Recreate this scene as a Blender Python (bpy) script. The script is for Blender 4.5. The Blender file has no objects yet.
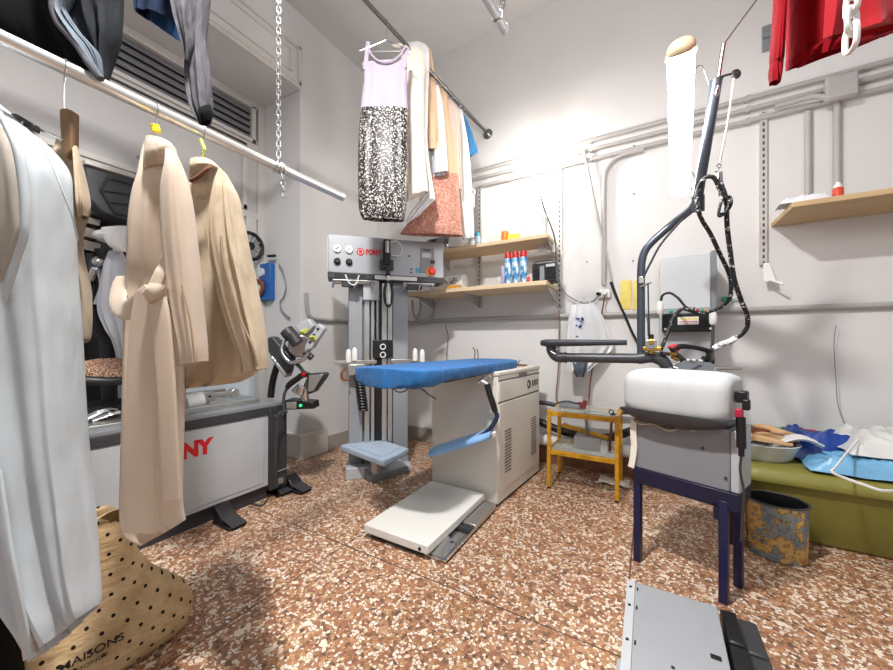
import bpy, bmesh, math, random
from mathutils import Vector, Matrix, noise as mnoise
C = bpy.context.scene.collection
PI = math.pi
# ------------------------------------------------------------------ camera frame
FL = 351.0                      # focal length in pixels for an 893 px wide frame
HOR = 341.0
YAW = math.radians(30.1)
CAM = Vector((0, 0, 1.15))
F = Vector((-math.sin(YAW), math.cos(YAW), 0))
R = Vector((math.cos(YAW), math.sin(YAW), 0))
Z = Vector((0, 0, 1))
def P(px, py, d):
    """world point seen at a pixel of the photograph, d metres in front of the lens"""
    return CAM + F * d + R * ((px - 446.5) / FL * d) + Z * ((HOR - py) / FL * d)
def ray(px, py):
    return F + R * ((px - 446.5) / FL) + Z * ((HOR - py) / FL)
def on(px, py, X=None, Y=None, Zc=None):
    r = ray(px, py)
    if X is not None: t = (X - CAM.x) / r.x
    elif Y is not None: t = (Y - CAM.y) / r.y
    else: t = (Zc - CAM.z) / r.z
    return CAM + r * t
cam = bpy.data.cameras.new('camera'); camo = bpy.data.objects.new('camera', cam); C.objects.link(camo)
camo.location = CAM; camo.rotation_euler = (PI / 2, 0, YAW)
cam.sensor_width = 36; cam.lens = FL / 893 * 36; cam.shift_y = 6 / 893; cam.clip_start = 0.02
bpy.context.scene.camera = camo

# ------------------------------------------------------------------ materials
def hx(s, a=1.0):
    s = s.lstrip('#')
    def l(c):
        c = int(c, 16) / 255
        return c / 12.92 if c <= .04045 else ((c + .055) / 1.055) ** 2.4
    return (l(s[0:2]), l(s[2:4]), l(s[4:6]), a)
class NT:
    def __init__(s, name):
        s.m = bpy.data.materials.new(name); s.m.use_nodes = True
        s.t = s.m.node_tree; s.n = s.t.nodes; s.b = s.n['Principled BSDF']
    def add(s, typ, **kw):
        x = s.n.new(typ)
        for k, v in kw.items(): setattr(x, k, v)
        return x
    def link(s, a, b): s.t.links.new(a, b)
    def coord(s, scale=(1, 1, 1), rot=(0, 0, 0), kind='Object'):
        c = s.add('ShaderNodeTexCoord'); m = s.add('ShaderNodeMapping')
        m.inputs['Scale'].default_value = scale; m.inputs['Rotation'].default_value = rot
        s.link(c.outputs[kind], m.inputs['Vector']); return m.outputs[0]
    def noise(s, vec, scale, detail=4, rough=.55):
        n = s.add('ShaderNodeTexNoise'); n.inputs['Scale'].default_value = scale
        n.inputs['Detail'].default_value = detail; n.inputs['Roughness'].default_value = rough
        s.link(vec, n.inputs['Vector']); return n.outputs['Fac']
    def ramp(s, fac, stops, interp='LINEAR'):
        r = s.add('ShaderNodeValToRGB'); r.color_ramp.interpolation = interp
        e = r.color_ramp.elements
        while len(e) < len(stops): e.new(.5)
        for q, (p, c) in zip(e, stops): q.position = p; q.color = c if len(c) == 4 else hx(c)
        s.link(fac, r.inputs[0]); return r.outputs[0]
    def bump(s, h, strength=.3, dist=.01):
        b = s.add('ShaderNodeBump'); b.inputs['Strength'].default_value = strength; b.inputs['Distance'].default_value = dist
        s.link(h, b.inputs['Height']); s.link(b.outputs[0], s.b.inputs['Normal'])
    def math(s, op, a, b=None):
        m = s.add('ShaderNodeMath', operation=op)
        for i, q in enumerate((a, b)):
            if q is None: continue
            if hasattr(q, 'links'): s.link(q, m.inputs[i])
            else: m.inputs[i].default_value = q
        return m.outputs[0]
    def mix(s, f, a, b):
        m = s.add('ShaderNodeMix', data_type='RGBA')
        for i, q in ((0, f), (6, a), (7, b)):
            if hasattr(q, 'links'): s.link(q, m.inputs[i])
            else: m.inputs[i].default_value = q
        return m.outputs[2]
    def setv(s, rough=.5, metal=0, spec=None, sheen=0, alpha=None, trans=None):
        s.b.inputs['Roughness'].default_value = rough; s.b.inputs['Metallic'].default_value = metal
        if spec is not None: s.b.inputs['Specular IOR Level'].default_value = spec
        if sheen: s.b.inputs['Sheen Weight'].default_value = sheen
        if alpha is not None: s.b.inputs['Alpha'].default_value = alpha
        if trans is not None: s.b.inputs['Transmission Weight'].default_value = trans
def paint(name, col, rough=.5, metal=0, var=.06, scale=6, bump=0, bscale=60, spec=None):
    n = NT(name); n.setv(rough, metal, spec)
    v = n.coord(); f = n.noise(v, scale, 5)
    c = hx(col); lo = tuple(x * (1 - var * 1.6) for x in c[:3]) + (1,); hi = tuple(min(1, x * (1 + var)) for x in c[:3]) + (1,)
    n.link(n.ramp(f, [(.3, lo), (.7, hi)]), n.b.inputs['Base Color'])
    if bump: n.bump(n.noise(v, bscale, 3), bump, .004)
    return n.m
def fabric(name, col, rough=.9, var=.08, weave=900, bump=.25, sheen=.15, wrinkle=.35, wscale=9):
    n = NT(name); n.setv(rough, 0, .2, sheen)
    v = n.coord(); f = n.noise(v, 5, 6, .6); g = n.noise(v, weave, 2)
    c = hx(col); lo = tuple(x * (1 - var * 2) for x in c[:3]) + (1,); hi = tuple(min(1, x * (1 + var)) for x in c[:3]) + (1,)
    mx = n.math('ADD', n.math('MULTIPLY', f, .7), n.math('MULTIPLY', g, .3))
    n.link(n.ramp(mx, [(.3, lo), (.7, hi)]), n.b.inputs['Base Color'])
    w = n.noise(n.coord((1, 1, .35)), wscale, 3, .5)
    h = n.math('ADD', n.math('MULTIPLY', w, wrinkle * 10), n.math('MULTIPLY', g, .12))
    n.bump(h, min(1, bump * 1.8), .012)
    return n.m
def wood(name, c1, c2, scale=(3, 40, 40), rough=.55):
    n = NT(name); n.setv(rough, 0, .3)
    f = n.noise(n.coord(scale), 1.0, 6, .65)
    n.link(n.ramp(f, [(.3, c1), (.7, c2)]), n.b.inputs['Base Color']); n.bump(f, .08, .003)
    return n.m
def glow(name, col, strength):
    n = NT(name); n.b.inputs['Base Color'].default_value = hx(col)
    n.b.inputs['Emission Color'].default_value = hx(col); n.b.inputs['Emission Strength'].default_value = strength
    n.setv(.4); return n.m
def glassy(name, col, alpha=.25, rough=.08):
    n = NT(name); n.b.inputs['Base Color'].default_value = hx(col); n.setv(rough, 0, .6, alpha=alpha); return n.m

M = {}
M['wall'] = paint('wall_plaster', '#dedcdb', .75, 0, .02, 2.2, .12, 55)
M['ceiling'] = paint('ceiling_plaster', '#d6d5d4', .85, 0, .015, 1.5, .08, 40)
M['trimwhite'] = paint('trim_paint', '#dcd7d0', .55, 0, .03, 3)
M['frame'] = paint('window_frame_paint', '#cfcbc6', .45, .1, .03, 4)
M['base'] = paint('skirting_tile', '#8e6248', .4, 0, .18, 9)
M['greybase'] = paint('grey_skirting', '#a8a09a', .5, 0, .06, 6)
M['conduit'] = paint('conduit_plastic', '#aeaba9', .45, 0, .03, 5)
M['white'] = paint('white_plastic', '#e6e6e4', .4, 0, .02, 5)
M['cream'] = paint('cream_enamel', '#d9d4ca', .42, 0, .025, 3)
M['creamdark'] = paint('cream_shadow_gap', '#6d6a66', .6)
M['grey'] = paint('grey_enamel', '#9b9ea2', .42, .15, .03, 4)
M['lightgrey'] = paint('light_grey_enamel', '#b9bcc0', .42, .1, .03, 4)
M['midgrey'] = paint('mid_grey_enamel', '#84888c', .45, .1, .05, 5)
M['dark'] = paint('dark_grey_enamel', '#3a3a3d', .45, .1, .08, 6)
M['black'] = paint('black_plastic', '#141416', .42, 0, .1, 8)
M['hood'] = paint('charcoal_moulded_plastic', '#4c4d52', .6, 0, .06, 7, .1, 80)
M['navy'] = paint('dark_blue_enamel', '#151536', .4, .1, .1, 5)
M['chrome'] = paint('polished_steel', '#c9c9ca', .22, 1.0, .05, 8)
M['alu'] = paint('brushed_aluminium', '#c3c1bd', .36, .9, .05, 12)
M['railwhite'] = paint('galvanised_rail', '#e2e2e0', .28, .7, .04, 10)
M['railgrey'] = paint('grey_steel_rail', '#6f6f6e', .35, .8, .06, 10)
M['boom'] = paint('blue_grey_tube', '#565d68', .32, .6, .05, 6)
M['yellow'] = paint('yellow_chipped_enamel', '#d29a1e', .42, .1, .2, 25)
M['green'] = paint('green_pipe_paint', '#2f7a62', .4, 0, .08, 8)
M['red'] = paint('red_enamel', '#c4141c', .35, 0, .05, 8)
M['redtext'] = paint('red_lettering', '#c8141f', .5, 0, .02, 5)
M['blue'] = paint('blue_plastic', '#1d63b0', .4, 0, .05, 5)
M['paleblue'] = paint('pale_blue_pad', '#a9b9cc', .6, 0, .04, 6)
M['orange'] = paint('orange_plastic', '#e0842a', .4, 0, .05, 8)
M['brass'] = paint('brass', '#c79a4a', .3, 1, .1, 20)
M['wood'] = wood('pale_shelf_wood', '#d2b68f', '#e4cfae', (2, 30, 30))
M['wood2'] = wood('tan_shelf_wood', '#b99c74', '#d0b68f', (2, 26, 26))
M['hanger'] = wood('hanger_wood', '#5f4833', '#86684a', (20, 20, 4))
M['lastwood'] = wood('beech_wood', '#c79a6a', '#e0bd92', (9, 9, 30))
M['tubelight'] = glow('fluorescent_tube', '#fffdfa', 32.0)
M['bulb'] = glow('bulb_glow', '#fff9f0', 250.0)
M['led'] = glow('green_led', '#17d67e', 1.2)
M['glass'] = glassy('window_glass', '#dfe8f2', .18, .03)
M['tableglass'] = glassy('table_glass', '#dfeae6', .35, .05)
M['film'] = glassy('clear_plastic_film', '#f4f6f8', .32, .25)
M['printedfilm'] = glassy('white_plastic_film', '#eef0f3', .85, .3)

def mk_floor():
    n = NT('terrazzo'); n.setv(.34, 0, .4)
    v = n.coord((1, 1, 1), kind='Object')
    w = n.add('ShaderNodeTexNoise'); w.inputs['Scale'].default_value = 26; n.link(v, w.inputs['Vector'])
    vm = n.add('ShaderNodeVectorMath', operation='MULTIPLY_ADD'); n.link(w.outputs['Color'], vm.inputs[0])
    vm.inputs[1].default_value = (.02, .02, 0); n.link(v, vm.inputs[2])
    def vor(scale, feat='F1'):
        x = n.add('ShaderNodeTexVoronoi', feature=feat); x.inputs['Scale'].default_value = scale
        n.link(vm.outputs[0], x.inputs['Vector']); return x
    a = vor(76); e = vor(76, 'DISTANCE_TO_EDGE')
    sep = n.add('ShaderNodeSeparateColor'); n.link(a.outputs['Color'], sep.inputs[0])
    chips = n.ramp(sep.outputs[0], [(0, '#efe4d6'), (.13, '#ba8a62'), (.26, '#96694f'), (.38, '#e9d2b4'), (.48, '#b07d59'), (.60, '#c9a27b'), (.70, '#775747'), (.78, '#ead9c3'), (.88, '#57493f'), (.92, '#ad8567')], 'CONSTANT')
    big = vor(30); be = vor(30, 'DISTANCE_TO_EDGE')
    sb = n.add('ShaderNodeSeparateColor'); n.link(big.outputs['Color'], sb.inputs[0])
    f1 = n.math('LESS_THAN', e.outputs['Distance'], .0016 * 76 * .55)
    c1 = n.mix(f1, chips, hx('#855f48'))
    isbig = n.math('MULTIPLY', n.math('GREATER_THAN', sb.outputs[1], .8), n.math('GREATER_THAN', be.outputs['Distance'], .14))
    bigc = n.ramp(sb.outputs[0], [(0, '#ecdcc6'), (.4, '#bd9070'), (.7, '#93654e')], 'CONSTANT')
    c2 = n.mix(isbig, c1, bigc)
    patch = n.noise(v, 1.3, 4); c3 = n.mix(n.math('MULTIPLY', patch, .25), c2, hx('#94684f'))
    # slab joints
    s = n.add('ShaderNodeSeparateXYZ'); n.link(v, s.inputs[0])
    def joint(o, off):
        q = n.math('FRACT', n.math('DIVIDE', n.math('ADD', o, off), 1.4)); return n.math('LESS_THAN', q, .0055)
    j = n.math('MAXIMUM', joint(s.outputs[0], .09 + 14), joint(s.outputs[1], -1.42 + 14))
    n.link(n.mix(n.math('MULTIPLY', j, .85), c3, hx('#3a2a22')), n.b.inputs['Base Color'])
    n.link(n.ramp(n.noise(v, 7, 4), [(.3, (.26,) * 3 + (1,)), (.7, (.46,) * 3 + (1,))]), n.b.inputs['Roughness'])
    n.bump(n.noise(v, 60, 2), .05, .002)
    return n.m
M['floor'] = mk_floor()
def mk_dots():
    n = NT('kraft_polka_paper'); n.setv(.8, 0, .2)
    v = n.coord((1, 1, 1), (0, 0, 0)); 
    s = n.add('ShaderNodeSeparateXYZ'); n.link(v, s.inputs[0])
    y = n.math('MULTIPLY', s.outputs[1], 15.5); z = n.math('MULTIPLY', s.outputs[2], 15.5)
    a = n.math('ADD', y, z); b = n.math('SUBTRACT', y, z)
    fa = n.math('SUBTRACT', n.math('FRACT', n.math('ADD', a, 100)), .5); fb = n.math('SUBTRACT', n.math('FRACT', n.math('ADD', b, 100)), .5)
    r = n.math('SQRT', n.math('ADD', n.math('MULTIPLY', fa, fa), n.math('MULTIPLY', fb, fb)))
    dot = n.math('LESS_THAN', r, .125)
    k = n.ramp(n.noise(v, 9, 6, .65), [(.3, '#a5865f'), (.7, '#cdb38c')])
    n.link(n.mix(dot, k, hx('#1b1310')), n.b.inputs['Base Color'])
    n.bump(n.noise(n.coord((1, .35, 1)), 12, 5, .6), .9, .03)
    return n.m
M['kraft'] = mk_dots()
M['kraftplain'] = paint('kraft_inside', '#d9c49c', .8, 0, .08, 9)
def mk_speck(name, a, b, scale, thr, rough=.6, stretch=(1, 1, 1)):
    n = NT(name); n.setv(rough, 0, .4)
    f = n.noise(n.coord(stretch), scale, 3, .7)
    n.link(n.ramp(f, [(thr, a), (thr + .03, b)]), n.b.inputs['Base Color']); return n.m
M['sequin'] = mk_speck('sequin_fabric', '#17121a', '#e4dcd4', 85, .55, .45)
M['map'] = None
def mk_map():
    n = NT('old_map_print'); n.setv(.45, 0, .4)
    f = n.noise(n.coord(), 15, 6, .6)
    n.link(n.ramp(f, [(.0, '#46535b'), (.40, '#66737a'), (.47, '#8d9088'), (.495, '#3d352c'), (.51, '#b08747'), (.58, '#cba968'), (.66, '#9f6c3a'), (.78, '#c9ad78')]), n.b.inputs['Base Color']); return n.m
M['map'] = mk_map()
M['lace'] = mk_speck('coral_lace', '#b87c69', '#d3a491', 60, .5, .9)
M['mesh_pad'] = mk_speck('speckled_mesh', '#5a4436', '#c79f84', 130, .5, .8)
M['wrap'] = mk_speck('black_hose_white_ties', '#1a1a1d', '#d6d6d6', 45, .60, .5, (1, 1, 1.6))
M['silverwrap'] = mk_speck('silver_wrapped_hose', '#8d9094', '#e6e7e8', 40, .45, .4)
M['sketch'] = mk_speck('line_drawing', '#e9e6e1', '#e9e6e1', 30, .5, .7)
def mk_stripes(name, a, b, freq, axis=2, duty=.5, rough=.7):
    n = NT(name); n.setv(rough, 0, .3); s = n.add('ShaderNodeSeparateXYZ'); n.link(n.coord(), s.inputs[0])
    q = n.math('LESS_THAN', n.math('FRACT', n.math('ADD', n.math('MULTIPLY', s.outputs[axis], freq), 100)), duty)
    n.link(n.mix(q, hx(a), hx(b)), n.b.inputs['Base Color']); return n.m
M['striped'] = mk_stripes('striped_cotton', '#f1efee', '#8c9098', 55, 2, .28)
def mk_slots():
    n = NT('slotted_upright'); n.setv(.4, .3); s = n.add('ShaderNodeSeparateXYZ'); n.link(n.coord(), s.inputs[0])
    q = n.math('LESS_THAN', n.math('FRACT', n.math('ADD', n.math('MULTIPLY', s.outputs[2], 22), 100)), .55)
    w = n.math('LESS_THAN', n.math('ABSOLUTE', s.outputs[0]), .0055)
    n.link(n.mix(n.math('MULTIPLY', q, w), hx('#c2bfbb'), hx('#3a3938')), n.b.inputs['Base Color']); return n.m
M['slots'] = mk_slots()
def mk_can():
    n = NT('spray_can_print'); n.setv(.3, .2)
    f = n.noise(n.coord((1, 1, .7)), 28, 2, .5)
    n.link(n.ramp(f, [(.38, '#2f7fc2'), (.5, '#7db9e0'), (.56, '#eef4f8')]), n.b.inputs['Base Color']); return n.m
M['can'] = mk_can()
# cloths
M['wool'] = fabric('beige_wool', '#c3b09d', .95, .05, 1200, .25, .2, .15, 7)
M['camel'] = fabric('camel_cotton', '#bcaa91', .85, .06, 900, .4, .1, .35, 12)
M['camel_dark'] = fabric('brown_lining', '#6b4636', .9)
M['whitecoat'] = fabric('white_cotton', '#bcc3c8', .8, .03, 900, .45, .05, .4, 6)
M['greylining'] = fabric('grey_lining', '#a59e93', .75, .06, 700, .4, .1, .4, 8)
M['blackcloth'] = fabric('black_cloth', '#060607', .95, .1, 800, .3, 0)
M['slate'] = fabric('slate_padding', '#5c6670', .7, .12, 700, .5, 0, .6, 9)
M['slatedark'] = fabric('dark_slate_cloth', '#22262c', .75, .12, 700, .4, 0)
M['navycloth'] = fabric('navy_denim', '#0e1f3a', .85, .12, 900, .3, 0)
M['denim'] = fabric('mid_blue_denim', '#4273b0', .85, .1)
M['greycloth'] = fabric('grey_jersey', '#5c5a60', .9, .1, 800, .5, 0, .6, 10)
M['lavender'] = fabric('lavender_jersey', '#b9aebf', .8, .04, 800, .2, .1, .2, 16)
M['ivory'] = fabric('ivory_cotton', '#e8e0d3', .85, .04)
M['whitecloth'] = fabric('white_cloth', '#eeeeee', .85, .02)
M['greycoat'] = fabric('pale_grey_cloth', '#c9cbd3', .85, .03)
M['peach'] = fabric('peach_cloth', '#dcbb9b', .85, .04)
M['blush'] = fabric('blush_cloth', '#ddc6b8', .85, .04)
M['rail_blue'] = fabric('blue_cloth', '#3b78a8', .85, .06)
M['redcloth'] = fabric('red_fleece', '#8f0a19', .95, .1, 500, .3, 0, .3, 10)
M['redvelvet'] = fabric('red_velvet', '#a80f1b', .8, .14, 300, .35, .15, .3, 9)
M['bluecover'] = fabric('blue_board_cover', '#2b69a6', .85, .1, 800, .4, .15, .5, 9)
M['paleblue_cover'] = fabric('pale_blue_cover', '#84aede', .85, .05)
M['padwhite'] = fabric('white_pad_cover', '#c6c8c9', .7, .03, 600, .3, .1, .25, 6)
M['bluebag'] = paint('blue_plastic_bag', '#173f94', .3, 0, .15, 14, .5, 16)
M['skybag'] = paint('light_blue_plastic_bag', '#7db8e0', .25, 0, .12, 12, .5, 14)
M['whitebag'] = paint('white_plastic_sheet', '#dcdcda', .3, 0, .06, 12, .6, 12)
M['tub'] = paint('olive_green_plastic', '#86803a', .5, 0, .12, 4, .05, 30)
M['paper'] = paint('yellow_paper', '#efd873', .7, 0, .06, 20)
M['brownstrap'] = paint('brown_leather', '#7c4a30', .6, 0, .12, 14)

# ------------------------------------------------------------------ mesh builder
ORG = {}
def catmull(pts, k):
    pts = [Vector(p) for p in pts]
    if len(pts) < 3 or k <= 1: return pts
    out = []; q = [pts[0] * 2 - pts[1]] + pts + [pts[-1] * 2 - pts[-2]]
    for i in range(1, len(q) - 2):
        a, b, c, d = q[i - 1:i + 3]
        for j in range(k):
            t = j / k
            out.append(.5 * ((2 * b) + (c - a) * t + (2 * a - 5 * b + 4 * c - d) * t * t + (3 * b - a - 3 * c + d) * t ** 3))
    out.append(pts[-1]); return out
def rotz(a): return Matrix.Rotation(a, 3, 'Z')
class MB:
    def __init__(s, T=None): s.v = []; s.f = []; s.T = T
    def add(s, vs, fs):
        o = len(s.v)
        for p in vs:
            p = Vector(p); s.v.append(s.T @ p if s.T is not None else p)
        s.f += [tuple(o + i for i in f) for f in fs]; return s
    def box(s, c, size, rot=None):
        c = Vector(c); h = [x / 2 for x in size]; vs = []
        for z in (-1, 1):
            for y in (-1, 1):
                for x in (-1, 1):
                    q = Vector((x * h[0], y * h[1], z * h[2]))
                    if rot is not None: q = rot @ q
                    vs.append(c + q)
        return s.add(vs, [(0, 2, 3, 1), (4, 5, 7, 6), (0, 1, 5, 4), (2, 6, 7, 3), (0, 4, 6, 2), (1, 3, 7, 5)])
    def bb(s, a, b):
        a = Vector(a); b = Vector(b); return s.box((a + b) / 2, tuple(abs(x) for x in (b - a)))
    def cyl(s, p0, p1, r0, r1=None, n=16):
        return s.tube([p0, p1], [r0, r0 if r1 is None else r1], n, 1)
    def tube(s, pts, r, n=10, k=6, flat=None, side=None):
        """round tube through pts; flat=(a,b) gives an elliptical section with its long axis near 'side'"""
        rs = r if isinstance(r, (list, tuple)) else [r] * len(pts)
        rv = [x.x for x in catmull([Vector((q, 0, 0)) for q in rs], k)] if len(pts) > 2 else rs
        p = catmull(pts, k) if len(pts) > 2 else [Vector(q) for q in pts]
        N = len(p); vs = []; fs = []; up = None
        for i in range(N):
            t = (p[min(i + 1, N - 1)] - p[max(i - 1, 0)])
            t = t.normalized() if t.length > 1e-9 else Vector((0, 0, 1))
            if side is not None:
                a = F.cross(t) if side == 'across' else Vector(side); a = (a - t * a.dot(t)); a = a.normalized() if a.length > 1e-6 else t.orthogonal().normalized()
            elif up is None: a = t.orthogonal().normalized()
            else: a = (up - t * up.dot(t)).normalized()
            up = a; b = t.cross(a)
            for j in range(n):
                th = 2 * PI * j / n; ca, sa = math.cos(th), math.sin(th)
                if flat:
                    ca = math.copysign(abs(ca) ** .5, ca) * flat[0]; sa = math.copysign(abs(sa) ** .5, sa) * flat[1]
                vs.append(p[i] + (a * ca + b * sa) * rv[i])
        for i in range(N - 1):
            for j in range(n):
                fs.append((i * n + j, i * n + (j + 1) % n, (i + 1) * n + (j + 1) % n, (i + 1) * n + j))
        fs.append(tuple(range(n))[::-1]); fs.append(tuple((N - 1) * n + j for j in range(n)))
        return s.add(vs, fs)
    def ring(s, c, ax, R0, r, n=24, m=8):
        c = Vector(c); ax = Vector(ax).normalized(); a = ax.orthogonal().normalized(); b = ax.cross(a); vs = []; fs = []
        for i in range(n):
            t = 2 * PI * i / n; d = a * math.cos(t) + b * math.sin(t)
            for j in range(m):
                u = 2 * PI * j / m; vs.append(c + d * (R0 + r * math.cos(u)) + ax * r * math.sin(u))
        for i in range(n):
            for j in range(m):
                fs.append((i * m + j, ((i + 1) % n) * m + j, ((i + 1) % n) * m + (j + 1) % m, i * m + (j + 1) % m))
        return s.add(vs, fs)
    def lathe(s, prof, c=(0, 0, 0), ax=(0, 0, 1), n=28, sx=1, sy=1):
        c = Vector(c); ax = Vector(ax).normalized()
        a = Vector((1, 0, 0)) if abs(ax.z) > .99 else ax.orthogonal().normalized(); b = ax.cross(a); vs = []; fs = []
        for (r, z) in prof:
            for j in range(n):
                t = 2 * PI * j / n; vs.append(c + a * (r * sx * math.cos(t)) + b * (r * sy * math.sin(t)) + ax * z)
        k = len(prof)
        for i in range(k - 1):
            for j in range(n): fs.append((i * n + j, i * n + (j + 1) % n, (i + 1) * n + (j + 1) % n, (i + 1) * n + j))
        fs.append(tuple(range(n))[::-1]); fs.append(tuple((k - 1) * n + j for j in range(n)))
        return s.add(vs, fs)
    def ball(s, c, r, n=16):
        rx, ry, rz = r if isinstance(r, (tuple, list)) else (r, r, r); c = Vector(c); vs = []; fs = []; m = n // 2
        for i in range(1, m):
            ph = PI * i / m
            for j in range(n):
                t = 2 * PI * j / n; vs.append(c + Vector((rx * math.sin(ph) * math.cos(t), ry * math.sin(ph) * math.sin(t), rz * math.cos(ph))))
        vs.append(c + Vector((0, 0, rz))); vs.append(c - Vector((0, 0, rz))); T = len(vs) - 2
        for i in range(m - 2):
            for j in range(n): fs.append((i * n + j, (i + 1) * n + j, (i + 1) * n + (j + 1) % n, i * n + (j + 1) % n))
        for j in range(n):
            fs.append((T, j, (j + 1) % n)); fs.append((T + 1, (m - 2) * n + (j + 1) % n, (m - 2) * n + j))
        return s.add(vs, fs)
    def prism(s, poly, off):
        n = len(poly); off = Vector(off); vs = [Vector(p) for p in poly] + [Vector(p) + off for p in poly]
        fs = [tuple(range(n))[::-1], tuple(range(n, 2 * n))] + [(i, (i + 1) % n, n + (i + 1) % n, n + i) for i in range(n)]
        return s.add(vs, fs)
    def loft(s, rings, cap=True):
        n = len(rings[0]); vs = [p for r in rings for p in r]; fs = []
        for i in range(len(rings) - 1):
            for j in range(n): fs.append((i * n + j, i * n + (j + 1) % n, (i + 1) * n + (j + 1) % n, (i + 1) * n + j))
        if cap: fs.append(tuple(range(n))[::-1]); fs.append(tuple((len(rings) - 1) * n + j for j in range(n)))
        return s.add(vs, fs)
    def sheet(s, fn, nu, nv, th=.003):
        """a cloth sheet with thickness; fn(u,v) -> point"""
        g = [[Vector(fn(i / nu, j / nv)) for j in range(nv + 1)] for i in range(nu + 1)]
        nr = [[None] * (nv + 1) for _ in range(nu + 1)]
        for i in range(nu + 1):
            for j in range(nv + 1):
                a = g[min(i + 1, nu)][j] - g[max(i - 1, 0)][j]; b = g[i][min(j + 1, nv)] - g[i][max(j - 1, 0)]
                q = a.cross(b); nr[i][j] = q.normalized() if q.length > 1e-12 else Vector((0, 0, 1))
        W = nv + 1; K = (nu + 1) * W
        vs = [g[i][j] + nr[i][j] * th / 2 for i in range(nu + 1) for j in range(W)] + [g[i][j] - nr[i][j] * th / 2 for i in range(nu + 1) for j in range(W)]
        fs = []
        for i in range(nu):
            for j in range(nv):
                q = (i * W + j, i * W + j + 1, (i + 1) * W + j + 1, (i + 1) * W + j)
                fs.append(q); fs.append(tuple(K + x for x in q[::-1]))
        for i in range(nu):
            for j in (0, nv): fs.append((i * W + j, (i + 1) * W + j, K + (i + 1) * W + j, K + i * W + j))
        for j in range(nv):
            for i in (0, nu): fs.append((i * W + j, i * W + j + 1, K + i * W + j + 1, K + i * W + j))
        return s.add(vs, fs)
    def build(s, name, mat, parent=None, smooth=40, bevel=0, sub=0, seg=2):
        if parent is not None: o0 = ORG[parent.name]
        else:
            xs = [p.x for p in s.v]; ys = [p.y for p in s.v]; zs = [p.z for p in s.v]
            o0 = Vector(((min(xs) + max(xs)) / 2, (min(ys) + max(ys)) / 2, min(zs)))
        me = bpy.data.meshes.new(name); me.from_pydata([p - o0 for p in s.v], [], s.f)
        bm = bmesh.new(); bm.from_mesh(me); bmesh.ops.recalc_face_normals(bm, faces=bm.faces); bm.to_mesh(me); bm.free()
        me.materials.append(M[mat] if isinstance(mat, str) else mat)
        o = bpy.data.objects.new(name, me); C.objects.link(o); ORG[o.name] = o0
        if parent is not None: o.parent = parent
        else: o.location = o0
        for p in me.polygons: p.use_smooth = True
        me.set_sharp_from_angle(angle=math.radians(smooth))
        if bevel:
            b = o.modifiers.new('bevel', 'BEVEL'); b.width = bevel; b.segments = seg; b.limit_method = 'ANGLE'; b.angle_limit = math.radians(35)
        if sub:
            b = o.modifiers.new('sub', 'SUBSURF'); b.levels = sub; b.render_levels = sub
        return o
def tag(o, label, cat, group=None, kind=None):
    if label: o['label'] = label
    if cat: o['category'] = cat
    if group: o['group'] = group
    if kind: o['kind'] = kind
    return o
def thing(name, label, cat, loc, group=None):
    o = bpy.data.objects.new(name, None); C.objects.link(o); o.location = loc; o.empty_display_size = .05
    ORG[o.name] = Vector(loc); return tag(o, label, cat, group)
def struct(o): o['kind'] = 'structure'; return o
def copy_tree(o, parent=None):
    c = o.copy(); C.objects.link(c)
    if parent is not None: c.parent = parent
    for ch in [x for x in bpy.data.objects if x.parent == o]: copy_tree(ch, c)
    return c
def text(name, s, size, M4, mat, parent, th=.002, bold=.0, sx=1.0):
    cu = bpy.data.curves.new(name, 'FONT'); cu.body = s; cu.size = size; cu.extrude = th; cu.offset = bold; cu.align_x = 'LEFT'
    t = bpy.data.objects.new('tmp', cu); C.objects.link(t)
    me = bpy.data.meshes.new_from_object(t.evaluated_get(bpy.context.evaluated_depsgraph_get()))
    bpy.data.objects.remove(t); bpy.data.curves.remove(cu)
    o0 = ORG[parent.name]
    for v in me.vertices: v.co = (M4 @ Vector((v.co.x * sx, v.co.y, v.co.z))) - o0
    me.materials.clear(); me.materials.append(M[mat]); me.name = name
    o = bpy.data.objects.new(name, me); C.objects.link(o); o.parent = parent; ORG[o.name] = o0
    return o
def frame4(o, ex, ey, ez):
    m = Matrix((ex, ey, ez)).transposed().to_4x4(); m.translation = Vector(o); return m
def fold(seed):
    r = random.Random(seed); return [(k, r.uniform(0, 2 * PI), r.uniform(.5, 1), r.uniform(-1.5, 1.5)) for k in (4, 6, 9, 13)]
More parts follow.
